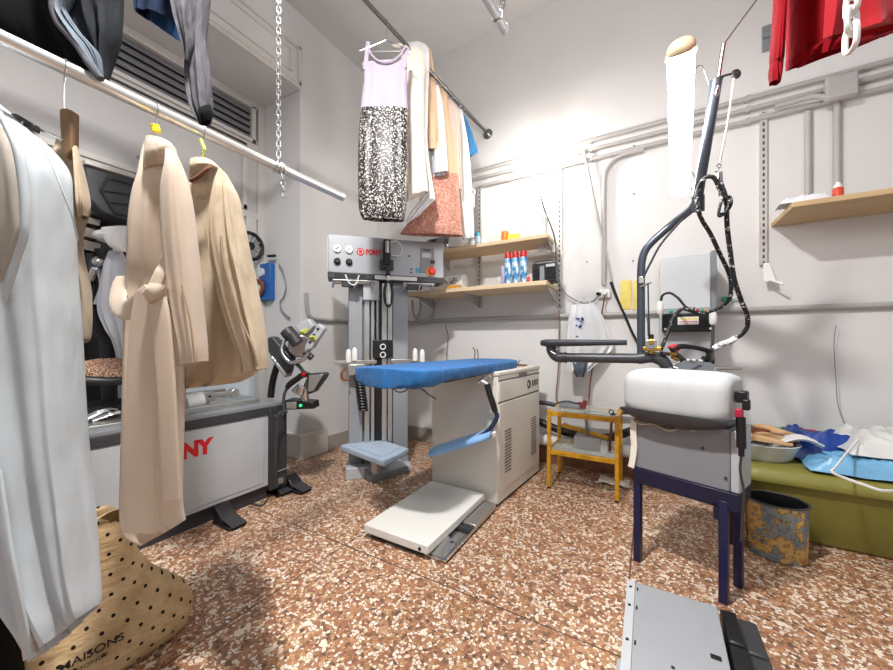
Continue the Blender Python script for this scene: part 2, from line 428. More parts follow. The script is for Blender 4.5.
def garment(rows, d, seed=1, amp=.012, n=64, levels=7, ex=.75, hem=True, a0=.15):
    """closed cloth body lofted through rows of (left x, left y, right x, right y, thickness[, depth offset])"""
    mb = MB(); rows = [tuple(r) + (0,) * (6 - len(r)) for r in rows]
    A = catmull([Vector((r[0], r[1], r[4])) for r in rows], levels); B = catmull([Vector((r[2], r[3], r[5])) for r in rows], levels)
    hs = fold(seed); rings = []; N = len(A)
    def ring(i, sc=1, dy=0):
        a, b = A[i], B[i]; t = i / (N - 1); th = max(.004, a.z); dd = b.z; q = []
        for j in range(n):
            an = 2 * PI * j / n; ca, sa = math.cos(an), math.sin(an)
            cu = math.copysign(abs(ca) ** ex, ca); su = math.copysign(abs(sa) ** ex, sa)
            w = su * th / 2 * sc
            fz = sum(m * math.sin(k * an + ph + dr * t * 3) for k, ph, m, dr in hs) / 2.2
            w += fz * amp * (a0 + (1 - a0) * t) * (abs(sa) ** .5) * sc
            u = .5 + cu * .5 * sc
            px = a.x + (b.x - a.x) * u; py = a.y + (b.y - a.y) * u + dy
            px += fz * amp * 60 * .12 * t * cu
            D = d + dd
            q.append((446.5 + (px - 446.5) * D / (D + w), HOR + (py - HOR) * D / (D + w * .6), D + w))
        lo, hi = min(p[0] for p in q), max(p[0] for p in q); xl, xr = min(a.x, b.x), max(a.x, b.x)
        m = (xl + xr) / 2; hw = (xr - xl) / 2 * sc
        if xr - xl > abs(a.y - b.y) and hi - lo > 1: q = [(m - hw + (p[0] - lo) * 2 * hw / (hi - lo), p[1], p[2]) for p in q]
        return [P(*p) for p in q]
    for i in range(N): rings.append(ring(i))
    if hem:
        rings.append(ring(N - 1, .93, -1.2)); rings.append(ring(N - 4 if N > 6 else 0, .86, 0))
    return mb.loft(rings)
def ribbon(pts, w, th, side, k=6, n=14):
    return MB().tube(pts, 1.0, n, k, flat=(w / 2, th / 2), side=side)
def wire_hanger(name, label, top, group=None, span=.40, drop=.13, dirv=None, hook=.05, r=.0022, mat='chrome'):
    """wire hanger hooked over a rail point"""
    t = Vector(top); u = (dirv or R).normalized()
    o = thing(name, label, 'hanger', t, group)
    c = t - Z * hook
    pts = [c, t - Z * .012 + u * .012, t + Z * .008, t - Z * .004 - u * .014]
    MB().tube([c - Z * .01] + pts, r, 8, 6).build('hook', mat, o)
    a = c - Z * drop - u * span / 2; b = c - Z * drop + u * span / 2
    MB().tube([c, a], r, 8).tube([c, b], r, 8).tube([a, b], r, 8).build('frame', mat, o)
    return o
# ------------------------------------------------------------------ room shell
WX, WY, H = -2.95, 3.36, 4.34
JY, RX, SOF = 2.245, -3.57, 3.60
struct(MB().bb((-3.8, -3.8, -.1), (3.8, 3.8, 0)).build('floor', 'floor'))
struct(MB().bb((-3.8, -3.0, H), (3.2, 3.6, H + .15)).build('ceiling', 'ceiling'))
struct(MB().bb((-2.95, WY, 0), (3.2, WY + .2, H)).build('wall_back', 'wall'))
struct(MB().bb((-3.8, JY, 0), (WX, WY + .2, H)).bb((-3.8, -3.0, SOF), (WX, JY, H)).bb((-3.8, -3.0, 0), (WX, -1.6, SOF)).build('wall_left', 'wall'))
# moulded panel above the opening
tr = MB()
def frame_yz(mb, x, y0, y1, z0, z1, w, t):
    mb.bb((x, y0, z0), (x + t, y1, z0 + w)).bb((x, y0, z1 - w), (x + t, y1, z1)).bb((x, y0, z0), (x + t, y0 + w, z1)).bb((x, y1 - w, z0), (x + t, y1, z1))
frame_yz(tr, WX, -1.5, JY, SOF + .03, SOF + .40, .03, .022)
frame_yz(tr, WX, -1.5, JY - .10, SOF + .11, SOF + .33, .018, .014)
struct(tr.build('trim_1', 'trimwhite', bevel=.004))
struct(MB().bb((WX, -1.5, SOF - .002), (WX + .014, JY, SOF + .03)).build('trim_2', 'trimwhite'))
struct(MB().bb((-1.55, WY - .02, 0), (3.2, WY, .16)).build('baseboard_back', 'base', bevel=.004))
struct(MB().bb((WX, WY - .02, 0), (-1.55, WY, .16)).build('baseboard_corner', 'greybase', bevel=.004))
struct(MB().bb((WX, JY + .3, 0), (WX + .02, WY, .15)).build('baseboard_left', 'greybase', bevel=.004))
struct(MB().bb((-3.5, JY - .03, 0), (WX + .05, JY + .30, .24)).build('trim_3', 'trimwhite', bevel=.006))
# window in the recess
w = bpy.data.objects.new('window_1', None); C.objects.link(w); w.location = (RX, .4, 0); ORG['window_1'] = Vector((RX, .4, 0)); struct(w)
f = MB(); x0, x1 = RX - .04, RX + .06
JE = JY - .0752
f.bb((x0, JY - .075, 0), (x1, JY, SOF)).bb((x0, -1.6, SOF - .05), (x1, JE, SOF)).bb((x0, -1.6, 3.10), (x1, JE, 3.18))
f.bb((x0, -1.6, 2.40), (x1, JE, 2.47)).bb((x0, -1.6, 0), (x1, JE, .12))
for yy in (-1.6, -.35, .85): f.bb((x0, yy - .035, .121), (x1 - .002, yy + .035, 2.399))
f.bb((x0, -1.6, 1.05), (x1 - .004, JE, 1.11))
f.build('frame', 'frame', w, bevel=.005)
f = MB()
f.bb((x1 - .03, -1.55, 3.17), (x1 + .02, JY - .10, 3.205)).bb((x1 - .03, -1.55, 3.515), (x1 + .02, JY - .10, 3.545)).bb((x1 - .03, JY - .15, 3.17), (x1 + .02, JY - .11, 3.54))
f.build('transom_frame', 'frame', w, bevel=.004)
lv = MB()
for k in range(5):
    z = 3.20 + k * .066; lv.prism([(x1 - .010, -1.55, z), (x1 - .002, -1.55, z + .006), (x1 - .030, -1.55, z + .056), (x1 - .038, -1.55, z + .050)], (0, JY + 1.43, 0))
lv.build('louvre', M.setdefault('louvre', paint('louvre_grey', '#86868a', .45, .1, .05, 4)), w)
MB().bb((x0 + .02, -1.55, 3.18), (x1 - .06, JY - .08, 3.55)).build('louvre_backing', M.setdefault('louvb', paint('louvre_shadow', '#55565a', .6)), w)
MB().bb((x0 + .03, -1.55, 2.47), (x1 - .035, JY - .075, 3.10)).build('shutter_panel', M.setdefault('shut', paint('shutter_grey', '#c3c1c0', .5, 0, .02, 2)), w)
f = MB(); yy = JY - .20
f.bb((x1 - .03, -1.55, 3.055), (x1 + .015, yy, 3.10)).bb((x1 - .03, -1.55, 2.47), (x1 + .015, yy, 2.515)).bb((x1 - .03, yy - .04, 2.47), (x1 + .015, yy, 3.1))
f.build('panel_frame', 'frame', w, bevel=.004)
MB().bb((x1 + .001, -1.55, 3.118), (x1 + .010, yy, 3.136)).build('blind_track', 'dark', w)
for a, b in ((-1.56, -.39), (-.31, .815), (.885, JY - .075)):
    MB().bb((RX - .005, a, .12), (RX + .005, b, 2.40)).build('pane', 'glass', w)
# ------------------------------------------------------------------ pipes on the walls
def pipe(name, pts, r, mat, label, cat='pipe', group=None, k=6):
    return tag(MB().tube(pts, r, 12, k).build(name, mat), label, cat, group)
YC = WY - .026
for z, lab in ((2.925, 'uppermost of the three grey conduits running along back wall'), (2.845, 'middle one of the three grey conduits running along back wall'), (2.76, 'lowest of the three grey conduits running along back wall')):
    x1c = -1.58 if z > 2.8 else -1.50
    c = thing('cable_conduit', lab, 'conduit', (0, YC, z), 'horizontal conduits on the back wall')
    MB().cyl((x1c, YC, z), (3.1, YC, z), .018).build('conduit_tube', 'conduit', c)
    for x in (-1.2, -.45, .2, .62, 1.5): MB().box((x, YC + .004, z), (.026, .040, .042)).build('clip', 'conduit', c, bevel=.004)
def conduit_v(px, pts, lab):
    return pipe('vertical_conduit', pts, .019, 'conduit', lab, 'conduit', 'vertical conduits on the back wall')
x = on(808, 150, Y=YC).x; conduit_v(0, [(x, YC, 2.73), (x, YC, 2.3), (x, YC, 1.99)], 'left one of two vertical grey conduits above the bare wood shelf')
x = on(837, 150, Y=YC).x; xj = x; conduit_v(0, [(x, YC, 2.74), (x, YC, 2.3), (x, YC, 1.99)], 'right vertical grey conduit dropping from the square junction box')
x = on(604, 200, Y=YC).x; conduit_v(0, [(x + .30, YC, 2.735), (x + .12, YC, 2.725), (x + .02, YC, 2.64), (x, YC, 2.45), (x, YC, 2.0), (x, YC, 1.64)], 'bent grey conduit curving down to the wall socket')
j = thing('junction_box', 'square grey junction box on the conduits at upper right', 'junction box', (xj, YC - .03, 2.74))
MB().bb((xj - .075, YC - .075, 2.73), (xj + .075, YC - .027, 2.885)).build('box', 'conduit', j, bevel=.006)
MB().bb((xj - .068, YC - .082, 2.737), (xj + .068, YC - .074, 2.878)).build('lid', 'conduit', j, bevel=.003)
xe = on(795, 95, Y=YC - .05).x
pipe('conduit_bend', [(xe - .1, YC - .03, 2.80), (xe, YC - .04, 2.80), (xe + .09, YC - .05, 2.795), (xe + .15, YC - .06, 2.765), (xj - .076, YC - .05, 2.765)], .018, 'conduit', 'short wavy grey conduit entering the junction box', 'conduit')
# mid-height conduit and the one on the pier
pipe('wall_conduit', [(-2.91, YC, 1.38), (0, YC, 1.38), (3.1, YC, 1.38)], .02, 'conduit', 'long horizontal grey conduit at table height along back wall', 'conduit', k=2)
x = WX + .024
pipe('wall_conduit', [(x, JY + .05, 1.62), (x, JY + .06, 1.48), (x, JY + .09, 1.40), (x, JY + .17, 1.375), (x, JY + .5, 1.37), (x, 3.30, 1.37)], .02, 'conduit', 'grey conduit bending along the pier beside the window recess', 'conduit')
g = thing('water_pipe', 'green water pipe along back wall behind olive tub', 'pipe', (.4, WY - .04, .52))
MB().cyl((-.05, WY - .04, .52), (3.1, WY - .04, .52), .021).build('pipe', 'green', g)
xv = on(803, 432, Y=WY - .06).x
MB().cyl((xv - .1, WY - .04, .52), (xv - .05, WY - .04, .52), .028).cyl((xv - .03, WY - .04, .52), (xv + .05, WY - .04, .52), .027).build('fitting', 'green', g)
vlv = MB().cyl((xv, WY - .04, .52), (xv, WY - .085, .53), .012).cyl((xv, WY - .07, .50), (xv, WY - .07, .455), .013).build('valve', 'chrome', g)
MB().box((xv, WY - .10, .545), (.10, .02, .022)).box((xv - .03, WY - .10, .55), (.035, .022, .03)).build('valve_handle', 'red', vlv, bevel=.004)
# loops of thin pipe below the lower shelf
for i, (pp, lab) in enumerate((([(412, 300), (413, 312), (417, 320), (424, 322), (432, 317), (435, 302)], 'grey pipe loop hanging below lower shelf'), ([(420, 300), (420, 311), (415, 321), (407, 325), (400, 326)], 'grey pipe dropping beside press below lower shelf'))):
    pipe('pipe_loop', [on(a, b, Y=WY - .06) for a, b in pp], .014, 'conduit', lab)
# ------------------------------------------------------------------ shelf uprights and shelves
def upright(px, z0, z1, lab):
    x = on(px, 230, Y=WY - .01).x
    return tag(MB().bb((x - .02, WY - .028, z0), (x + .02, WY, z1)).build('shelf_upright', 'slots'), lab, 'shelf upright', 'slotted wall uprights')
upright(480, 1.5, 2.76, 'slotted upright behind the left part of product shelves')
ux = upright(560, 1.47, 2.77, 'slotted upright at the right end of product shelves').location.x
up = upright(763, 1.70, 2.80, 'slotted upright alone on wall left of the bare wood shelf')
b = thing('shelf_bracket', 'white metal bracket at foot of the lone slotted upright', 'bracket', on(766, 285, Y=WY - .05))
o = on(766, 270, Y=WY - .04)
MB().prism([o + Vector((-.015, 0, .05)), o + Vector((.02, 0, .05)), o + Vector((.045, -.05, -.09)), o + Vector((-.02, -.05, -.09))], (0, .012, 0)).build('plate', 'white', b, bevel=.003)
MB().cyl(o + Vector((.01, -.055, -.08)), o + Vector((.07, -.09, -.12)), .008).build('prong', 'white', b)
def shelf(name, lab, a, c, mat, brackets):
    s = thing(name, lab, 'shelf', ((a[0] + c[0]) / 2, (a[1] + c[1]) / 2, a[2]))
    MB().bb(a, c).build('board', mat, s, bevel=.002)
    for x in brackets:
        MB().prism([(x, a[1] + .06, a[2]), (x, WY - .028, a[2]), (x, WY - .028, a[2] - .11)], (.012, 0, 0)).build('bracket', 'conduit', s)
    return s
SU, SL, SR = 2.057, 1.65, 2.0
shelf('wall_shelf', 'upper pale wood shelf holding small bottles and boxes', (-2.05, 2.98, SU - .032), (-.745, WY - .03, SU), 'wood', (-1.9, -.77))
shelf('wall_shelf', 'lower pale wood shelf carrying three blue spray cans', (-2.22, 2.90, SL - .036), (-.735, WY - .03, SL), 'wood', (-2.1, -1.55, -.76))
shelf('wall_shelf', 'nearly bare tan wood shelf at right on back wall', (.755, 2.92, SR - .032), (2.6, WY - .002, SR), 'wood2', (2.4,))
# ------------------------------------------------------------------ wall bits
o = on(767, 38, Y=WY - .01)
v = thing('wall_plate', 'pair of small grey metal plates high on wall behind red sweatshirt', 'wall plate', o)
for dz in (.045, -.05): MB().box(o + Vector((0, 0, dz)), (.055, .02, .085)).build('plate', 'midgrey', v, bevel=.004)
for dz in (.045, -.05): MB().cyl(o + Vector((-.012, -.012, dz)), o + Vector((.012, -.012, dz + .02)), .004).build('latch', 'chrome', v)
for i, (a, b_) in enumerate(((634, 146), (634, 194), (574, 193), (633, 261), (587, 262))):
    o = on(a, b_, Y=WY - .004); tag(MB().cyl(o, o + Vector((0, -.008, 0)), .006, n=10).build('wall_plug', 'dark'), ['dark screw hole topmost in the wall near the tube lamp', 'dark screw hole midway down the wall near tube lamp', 'dark screw hole in wall right of the shelf upright', 'dark screw hole in wall beside the black boom pole', 'small dark wall screw above the socket'][i], 'wall plug', 'screw holes in the back wall')
# yellow paper sheets behind the boom
for (xa, xb, lab) in ((620, 631, 'wide yellow paper sheet pinned on wall left of black pole'), (633, 638, 'narrow yellow paper strip on wall behind black pole')):
    a = on(xa, 281, Y=WY - .012); c = on(xb, 309, Y=WY - .012)
    tag(MB().sheet(lambda u, v_: (a.x + (c.x - a.x) * u + .004 * math.sin(v_ * 5), WY - .012 - .006 * math.sin(v_ * 3 + u * 2), a.z + (c.z - a.z) * v_), 4, 8, .002).build('paper_sheet', 'paper'), lab, 'paper', 'yellow papers')
# socket with cables
o = on(605, 294, Y=WY - .02)
s = thing('wall_socket', 'white wall socket with plug below the bent conduit', 'socket', o)
MB().box(o, (.09, .04, .07)).build('box', 'white', s, bevel=.008)
MB().cyl(o + Vector((0, -.02, .01)), o + Vector((0, -.06, .01)), .02).build('plug', 'white', s)
MB().cyl(o + Vector((-.04, -.02, .0)), o + Vector((-.055, -.05, 0)), .014).build('plug', 'black', s)
def cable(lab, pts, r, mat='black', name='power_cable', cat='cable', group=None):
    return tag(MB().tube(pts, r, 8, 6).build(name, mat), lab, cat, group)
yw = WY - .05
cable('thin grey cable looping from lower shelf to the wall socket', [on(a, b, Y=yw) for a, b in ((561, 287), (566, 294), (575, 300), (584, 303), (593, 301), (599, 295))], .006, 'midgrey')
cable('brown cable hanging straight down from wall socket', [on(a, b, Y=yw - .02) for a, b in ((605, 296), (602, 312), (598, 336), (593, 365), (590, 385), (588, 420))], .006, 'brownstrap')
cable('thin reddish cable hanging by the shelf upright down to yellow cart', [on(a, b, Y=yw) for a, b in ((559, 310), (559, 350), (558, 375), (556, 395), (558, 407))], .005, 'brownstrap')
cable('pale grey cord slanting down the wall from the conduits', [on(a, b, Y=yw) for a, b in ((584, 150), (589, 175), (598, 218), (606, 252), (612, 282))], [.012, .012, .01, .008, .007], 'conduit', 'wall_line', 'cord')
cable('black cable continuing from pale cord to behind black pole', [on(a, b, Y=yw - .02) for a, b in ((611, 282), (615, 293), (621, 307), (626, 318), (632, 332), (639, 345))], [.014, .012, .009, .01, .01, .01], 'black')
cable('dark cable with clips dropping from the lamp past shelf ends', [on(a, b, Y=yw - .2) for a, b in ((534, 178), (540, 195), (546, 214), (551, 226), (555, 240), (556, 262))], [.004, .005, .007, .006, .007, .004], 'dark')
cable('faint thin white cord running diagonally on wall', [on(a, b, Y=yw) for a, b in ((588, 203), (575, 227), (561, 255))], .003, 'white')
cable('thin grey wire wandering down wall to white plastic sheet', [on(a, b, Y=yw) for a, b in ((836, 325), (834, 345), (836, 380), (838, 405), (845, 425), (850, 436))], .0026, 'midgrey')
cable('thin brown wire down wall behind blue ironing board', [on(a, b, Y=yw) for a, b in ((445, 325), (448, 335), (447, 350), (446, 372))], .004, 'brownstrap')
o = on(727, 299, Y=WY - .03)
g = thing('green_plug', 'small green plug on wall right of the grey cabinet', 'plug', o)
MB().box(o, (.06, .03, .035)).build('body', M.setdefault('plugg', paint('bright_green_plastic', '#21a37c', .4)), g, bevel=.006)
MB().cyl(o + Vector((.02, 0, .0)), o + Vector((.06, -.01, .01)), .008).build('cord_end', 'white', g)
# blue wall unit on the jamb
o = Vector((on(267.5, 282, Y=JY).x, JY - .03, 1.76))
bu = thing('wall_unit', 'blue box with round dial on window jamb', 'wall unit', o - Z * .19)
MB().box(o, (.26, .06, .38)).build('body', 'blue', bu, bevel=.008)
MB().cyl(o + Vector((0, -.03, .10)), o + Vector((0, -.05, .10)), .045).build('dial', 'white', bu)
MB().ring(o + Vector((-.03, -.05, -.06)), (0, 1, 0), .075, .02).build('hose_loop', 'brownstrap', bu)
MB().cyl(o + Vector((-.05, -.03, -.07)), o + Vector((-.05, -.07, -.07)), .05).build('cap', 'white', bu)
MB().cyl(o + Vector((.09, -.02, .26)), o + Vector((.20, -.02, .25)), .014).build('switch', 'black', bu)
cable('thin grey cable curling from blue box to wall conduit', [Vector((on(a, 0, Y=JY - .02).x, JY - .02, on(a, b, Y=JY - .02).z)) for a, b in ((279, 264), (283, 272), (286, 285), (284, 296), (280, 303), (283, 312), (290, 318))], .007, 'midgrey')
# round reel on the window frame
o = on(250, 246, X=RX + .10)
rl = thing('wall_fan', 'small round black fan on window frame behind camel coat', 'fan', o)
MB().ring(o, (1, 0, 0), .13, .02, 28).build('rim', 'black', rl)
sp = MB()
for k in range(12):
    a = k * PI / 6; sp.cyl(o, o + Vector((0, .13 * math.cos(a), .13 * math.sin(a))), .008, n=6)
sp.build('grille', 'alu', rl); MB().cyl(o - Vector((.03, 0, 0)), o + Vector((.02, 0, 0)), .04).build('hub', 'black', rl)
o2 = on(251, 226, X=RX + .08)
MB().box(o2, (.03, .10, .16)).build('bracket', 'frame', rl, bevel=.005)
# ------------------------------------------------------------------ clothes rails and chains
RAILX, RAILZ = -1.30, 1.852
def chain_mb(p0, p1, L, r, w):
    mb = MB(); p0 = Vector(p0); p1 = Vector(p1); d = (p1 - p0); n = max(1, int(d.length / (L * .74))); t = d.normalized(); a = t.orthogonal().normalized(); b = t.cross(a)
    for i in range(n):
        c = p0 + d * ((i + .5) / n); s = a if i % 2 else b; h = L / 2 - w
        pts = []
        for k in range(8):
            q = PI * k / 7; pts.append(c + t * (h + w * math.sin(q)) + s * (w * math.cos(q)))
        for k in range(8):
            q = PI + PI * k / 7; pts.append(c - t * h + t * (w * math.sin(q)) + s * (w * math.cos(q)))
        pts.append(pts[0]); mb.tube(pts, r, 6, 1)
    return mb
rw = thing('clothes_rail', 'white tubular clothes rail carrying white and beige coats', 'clothes rail', (RAILX, 1.0, RAILZ))
MB().cyl((RAILX, -.9, RAILZ), (RAILX, 1.225, RAILZ), .0175, n=24).build('tube', 'railwhite', rw)
MB().cyl((RAILX, 1.223, RAILZ), (RAILX, 1.232, RAILZ), .018, n=24).build('end_cap', 'white', rw)
ch = thing('hanging_chain', 'steel chain hanging from ceiling and holding up the white rail', 'chain', (RAILX, .885, RAILZ))
chain_mb((RAILX + .005, .885, 4.34), (RAILX + .005, .885, RAILZ + .02), .028, .0024, .0072).build('upper_length', 'chrome', ch)
lk = MB()
for k in (-.012, .004, .018): lk.ring((RAILX, .885 + k, RAILZ), (.1, 1, .15 * k * 40), .0225, .0032, 20, 6)
lk.build('wrap', 'chrome', ch)
chain_mb((RAILX + .02, .89, RAILZ - .03), (RAILX + .02, .90, RAILZ - .12), .028, .0024, .0075).build('loose_end', 'chrome', ch)
# dark rail over the corner
A0, A1 = Vector((-1.45, WY, 3.29)), Vector((-1.547, 1.65, 3.29)); dA = (A1 - A0) / (A0.y - A1.y)
rd = thing('clothes_rail', 'dark steel rail bolted to back wall with dresses hanging on it', 'clothes rail', A0 - Vector((0, 1, 0)))
MB().cyl(A0, A0 + dA * 4.2, .014, n=18).build('tube', 'railgrey', rd)
MB().lathe([(.05, 0), (.05, .012), (.03, .03), (.02, .05)], A0, (0, -1, 0)).build('flange', 'railgrey', rd)
MB().tube([A0 + Vector((.015, -.05, -.03)), A0 + dA * .6 + Vector((.015, 0, -.05)), A0 + dA * 1.3 + Vector((.02, 0, -.02))], .005, 8).build('cable', 'dark', rd)
def rail_at(px):
    """point of the dark rail seen at pixel column px"""
    lo, hi = 0.0, 1.75
    for _ in range(40):
        m = (lo + hi) / 2; q = A0 + dA * m - CAM; x = 446.5 + FL * q.dot(R) / q.dot(F)
        if x > px: lo = m
        else: hi = m
    return A0 + dA * lo
def dep(p): return (Vector(p) - CAM).dot(F)
# pale rail end hanging at the ceiling centre
o = P(505, 30, 1.75)
rc = thing('clothes_rail', 'pale grey rail end hanging on a chain at top centre', 'clothes rail', o)
MB().cyl(o, o + Vector((-.14, -2.0, .0)), .021, n=24).build('tube', 'lightgrey', rc)
MB().cyl(o + Vector((0, .004, 0)), o + Vector((0, -.02, 0)), .0225, n=24).build('end_cap', 'lightgrey', rc)
MB().cyl(o + Vector((-.01, -.1, .022)), o + Vector((-.01, -.1, .03)), .012).build('bolt', 'chrome', rc)
hc = thing('hanging_chain', 'short steel chain beside the pale grey rail end', 'chain', o + Vector((.03, -.06, .03)))
MB().ring(o + Vector((-.003, -.09, .0)), (0, 1, 0), .026, .0035, 20, 6).build('wrap', 'chrome', hc)
chain_mb(o + Vector((.022, -.09, -.0)), Vector((o.x + .06, o.y - .16, H)), .042, .0035, .011).build('length', 'chrome', hc)
# upper rail for the dark clothes (just above the picture)
ru = thing('clothes_rail', 'upper rail from which the black and grey garments hang', 'clothes rail', (-1.5, .3, 2.75))
MB().cyl((-1.5, -.9, 2.75), (-1.5, 1.0, 2.75), .016).build('tube', 'railgrey', ru)
# ------------------------------------------------------------------ dark clothes at top left
def add_hang(o, p, zt):
    pass
t = thing('black_jacket', 'large black jacket hanging at top left corner', 'jacket', P(30, -120, 1.12))
garment([(-60, -200, 60, -210, .04), (-70, -120, 75, -120, .16), (-75, -60, 80, -60, .18), (-70, -20, 84, -10, .18), (-60, 10, 92, 30, .17), (-40, 26, 104, 66, .14), (-30, 34, 106, 78, .10)], 1.14, 3, .02).build('body', 'blackcloth', t)
garment([(52, -140, 128, -150, .08), (54, -60, 126, -60, .14), (53, -10, 124, -5, .15), (54, 15, 123, 22, .13), (64, 32, 121, 40, .11), (84, 58, 115, 60, .08), (102, 78, 109, 79, .03)], 1.02, 5, .018).build('lining', 'slatedark', t)
garment([(54, -90, 84, -90, .03), (53, -20, 82, -20, .04), (52, 8, 74, 4, .045), (57, 22, 72, 14, .045), (64, 30, 82, 30, .04), (77, 46, 100, 52, .035), (97, 74, 104, 74, .02)], .945, 8, .012, ex=.9).build('padded_edge', 'slate', t)
MB().tube([P(55, -30, .93), P(53, 5, .925), (P(58, 22, .925)), P(66, 32, .925), P(78, 46, .925), P(88, 62, .925), P(101, 79, .93)], .009, 10).build('piping', 'greycloth', t)
t = thing('denim_trousers', 'navy and blue jeans hanging between black jacket and grey garment', 'trousers', P(155, -110, 1.3))
garment([(128, -200, 182, -200, .05), (131, -60, 182, -60, .09), (132, -10, 180, -5, .10), (134, 14, 176, 20, .10)], 1.3, 12, .012).build('leg', 'navycloth', t)
garment([(150, -200, 192, -200, .05), (150, -60, 190, -60, .07), (146, -10, 188, 0, .08), (147, 21, 181, 40, .07)], 1.36, 15, .01).build('leg', 'denim', t)
t = thing('grey_garment', 'crumpled grey jersey garment with long hanging sleeve at upper left', 'garment', P(190, -110, 1.27))
garment([(166, -190, 200, -190, .05), (164, -70, 198, -70, .08), (167, -10, 196, -20, .09), (172, 18, 195, 20, .08), (180, 44, 194, 44, .06), (184, 61, 190, 62, .03)], 1.24, 21, .014).build('front_panel', 'greycloth', t)
garment([(188, -190, 212, -190, .06), (187, -60, 212, -60, .08), (187, -8, 211, -8, .09), (189, 18, 209, 18, .09), (187, 44, 207, 40, .08), (184, 70, 210, 66, .08), (186, 98, 213, 98, .08), (191, 114, 213, 112, .075), (199, 127, 210, 122, .05)], 1.29, 23, .016).build('sleeve', 'greycloth', t)
garment([(198, 111, 211, 105, .03), (197, 118, 213, 112, .045), (199, 126, 211, 121, .03)], 1.255, 24, .004, ex=.9, levels=4).build('cuff_opening', 'blackcloth', t)
# ------------------------------------------------------------------ red sweatshirts and plastic chain at top right
t = thing('red_sweatshirt', 'red fleece sweatshirt hanging at top right with narrow sleeve', 'sweatshirt', P(830, -160, 1.12))
garment([(800, -200, 960, -200, .05), (790, -120, 970, -120, .12), (786, -40, 960, -40, .14), (785, 20, 945, 5, .14), (786, 48, 930, 22, .13), (785, 67, 915, 27, .11)], 1.14, 31, .02).build('body', 'redcloth', t)
garment([(786, 56, 915, 14, .115), (785, 60, 916, 22, .12), (786, 68, 915, 28, .11)], 1.138, 32, .018, levels=3).build('hem_band', 'redcloth', t)
garment([(778, -190, 800, -190, .07), (774, -60, 790, -60, .07), (773, -10, 788, -10, .065), (771, 30, 786, 30, .06), (769, 55, 785, 55, .055), (769, 62, 784, 62, .05)], 1.09, 33, .006).build('sleeve', 'redcloth', t)
garment([(770, 60, 784, 60, .045), (768, 72, 783, 72, .045), (769, 82, 781, 84, .04)], 1.09, 34, .006, levels=5).build('cuff', 'redcloth', t)
t = tag(garment([(830, -200, 990, -200, .05), (828, -100, 990, -100, .06), (826, -20, 985, -30, .07), (824, 20, 980, 5, .06), (823, 38, 975, 12, .05)], .98, 36, .02).build('red_velvet_top', 'redvelvet'), 'brighter red velvet top in front of the red sweatshirt', 'top')
ch = thing('plastic_chain', 'white plastic chain dangling before the red clothes', 'chain', P(851, 50, .60))
def plink(c, up, side, L, w, r):
    pts = []
    for k in range(8): q = PI * k / 7; pts.append(c + up * (L / 2 - w + w * math.sin(q)) + side * (w * math.cos(q)))
    for k in range(8): q = PI + PI * k / 7; pts.append(c - up * (L / 2 - w) + up * (w * math.sin(q)) + side * (w * math.cos(q)))
    pts.append(pts[0]); return MB().tube(pts, r, 8, 1)
k = .60
for i, (a, b) in enumerate(((851, 38), (852, 21), (852, 2), (853, -16), (853, -35), (854, -54))):
    side = (F * .95 + R * .3).normalized() if i % 2 == 0 else (R * .95 + F * .3).normalized()
    plink(P(a, b, k), (Z + R * .02).normalized(), side, .046, .0125, .0043).build('link', 'white', ch)
chain_mb(P(854, -62, k), Vector((P(854, -62, k).x, P(854, -62, k).y, H)), .046, .0043, .0125).build('upper_length', 'white', ch)
q = P(872, -205, 1.08); rr0 = thing('clothes_rail', 'rail above picture from which the red clothes hang', 'clothes rail', q)
MB().cyl(q + Vector((0, .12, 0)), q + Vector((0, -1.6, 0)), .016).build('tube', 'railgrey', rr0)
# ------------------------------------------------------------------ coats on the white rail
def hook_at(px, lab, zdrop, grp='hangers on the white rail', deco=None, wood=False):
    p = on(px, 100, X=RAILX); y = p.y; top = Vector((RAILX, y, RAILZ + .017))
    o = thing('coat_hanger', lab, 'hanger', top, grp)
    q = [top + Vector((0, .0, 0)), top + Vector((.018, 0, -.005)), top + Vector((.022, 0, -.022)), top + Vector((.006, 0, -.05)), top + Vector((.004, 0, -zdrop))]
    MB().tube([top + Vector((-.016, 0, -.012))] + q, .0022, 8, 6).build('hook', 'chrome', o)
    return o, top
# white coat in the foreground
o, top = hook_at(64, 'wooden hanger with wire hook between white coat and rail', .125)
a = P(60, 108, dep(top)); 
c = P(64.5, 128, dep(top) - .0)
MB().prism([P(58.5, 109, .93), P(64, 107, .93), P(71.5, 110, .93), P(71, 150, .93), P(65, 158, .93), P(60.5, 146, .93)], F * .022).build('shoulder_bar', 'hanger', o, bevel=.004)
cl = thing('trouser_hanger', 'metal hanger with black clip behind white coat', 'hanger', P(25, 118, .88))
MB().prism([P(8, 113, .87), P(15, 113, .87), P(34, 124, .87), (P(33, 131, .87)), P(24, 127, .87), P(7, 118, .87)], F * .016).build('clip', 'black', cl, bevel=.003)
MB().cyl(P(25, 123.5, .865), P(23, 122.5, .865), .004).build('rivet', 'chrome', cl)
MB().cyl(P(30, 125, .88), P(62, 139, .90), .0035).build('bar', 'chrome', cl)
MB().tube([P(-14, 82, .875), P(-16, 98, .875), P(-12, 108, .875), P(8, 116, .878)], .0025, 8).build('hook', 'chrome', cl)
t = thing('white_coat', 'long white cotton coat hanging in the left foreground', 'coat', P(40, 655, .82))
wc = [(-70, 95, -2, 100, .05), (-95, 120, 34, 128, .12), (-100, 140, 58, 150, .17), (-100, 170, 72, 172, .20), (-98, 220, 76, 215, .21), (-95, 280, 79, 280, .21), (-80, 340, 83, 330, .20), (-66, 400, 86, 390, .19), (-50, 460, 90, 450, .19), (-34, 530, 96, 510, .18), (-10, 590, 100, 565, .17), (14, 628, 102, 598, .15), (28, 656, 101, 608, .12)]
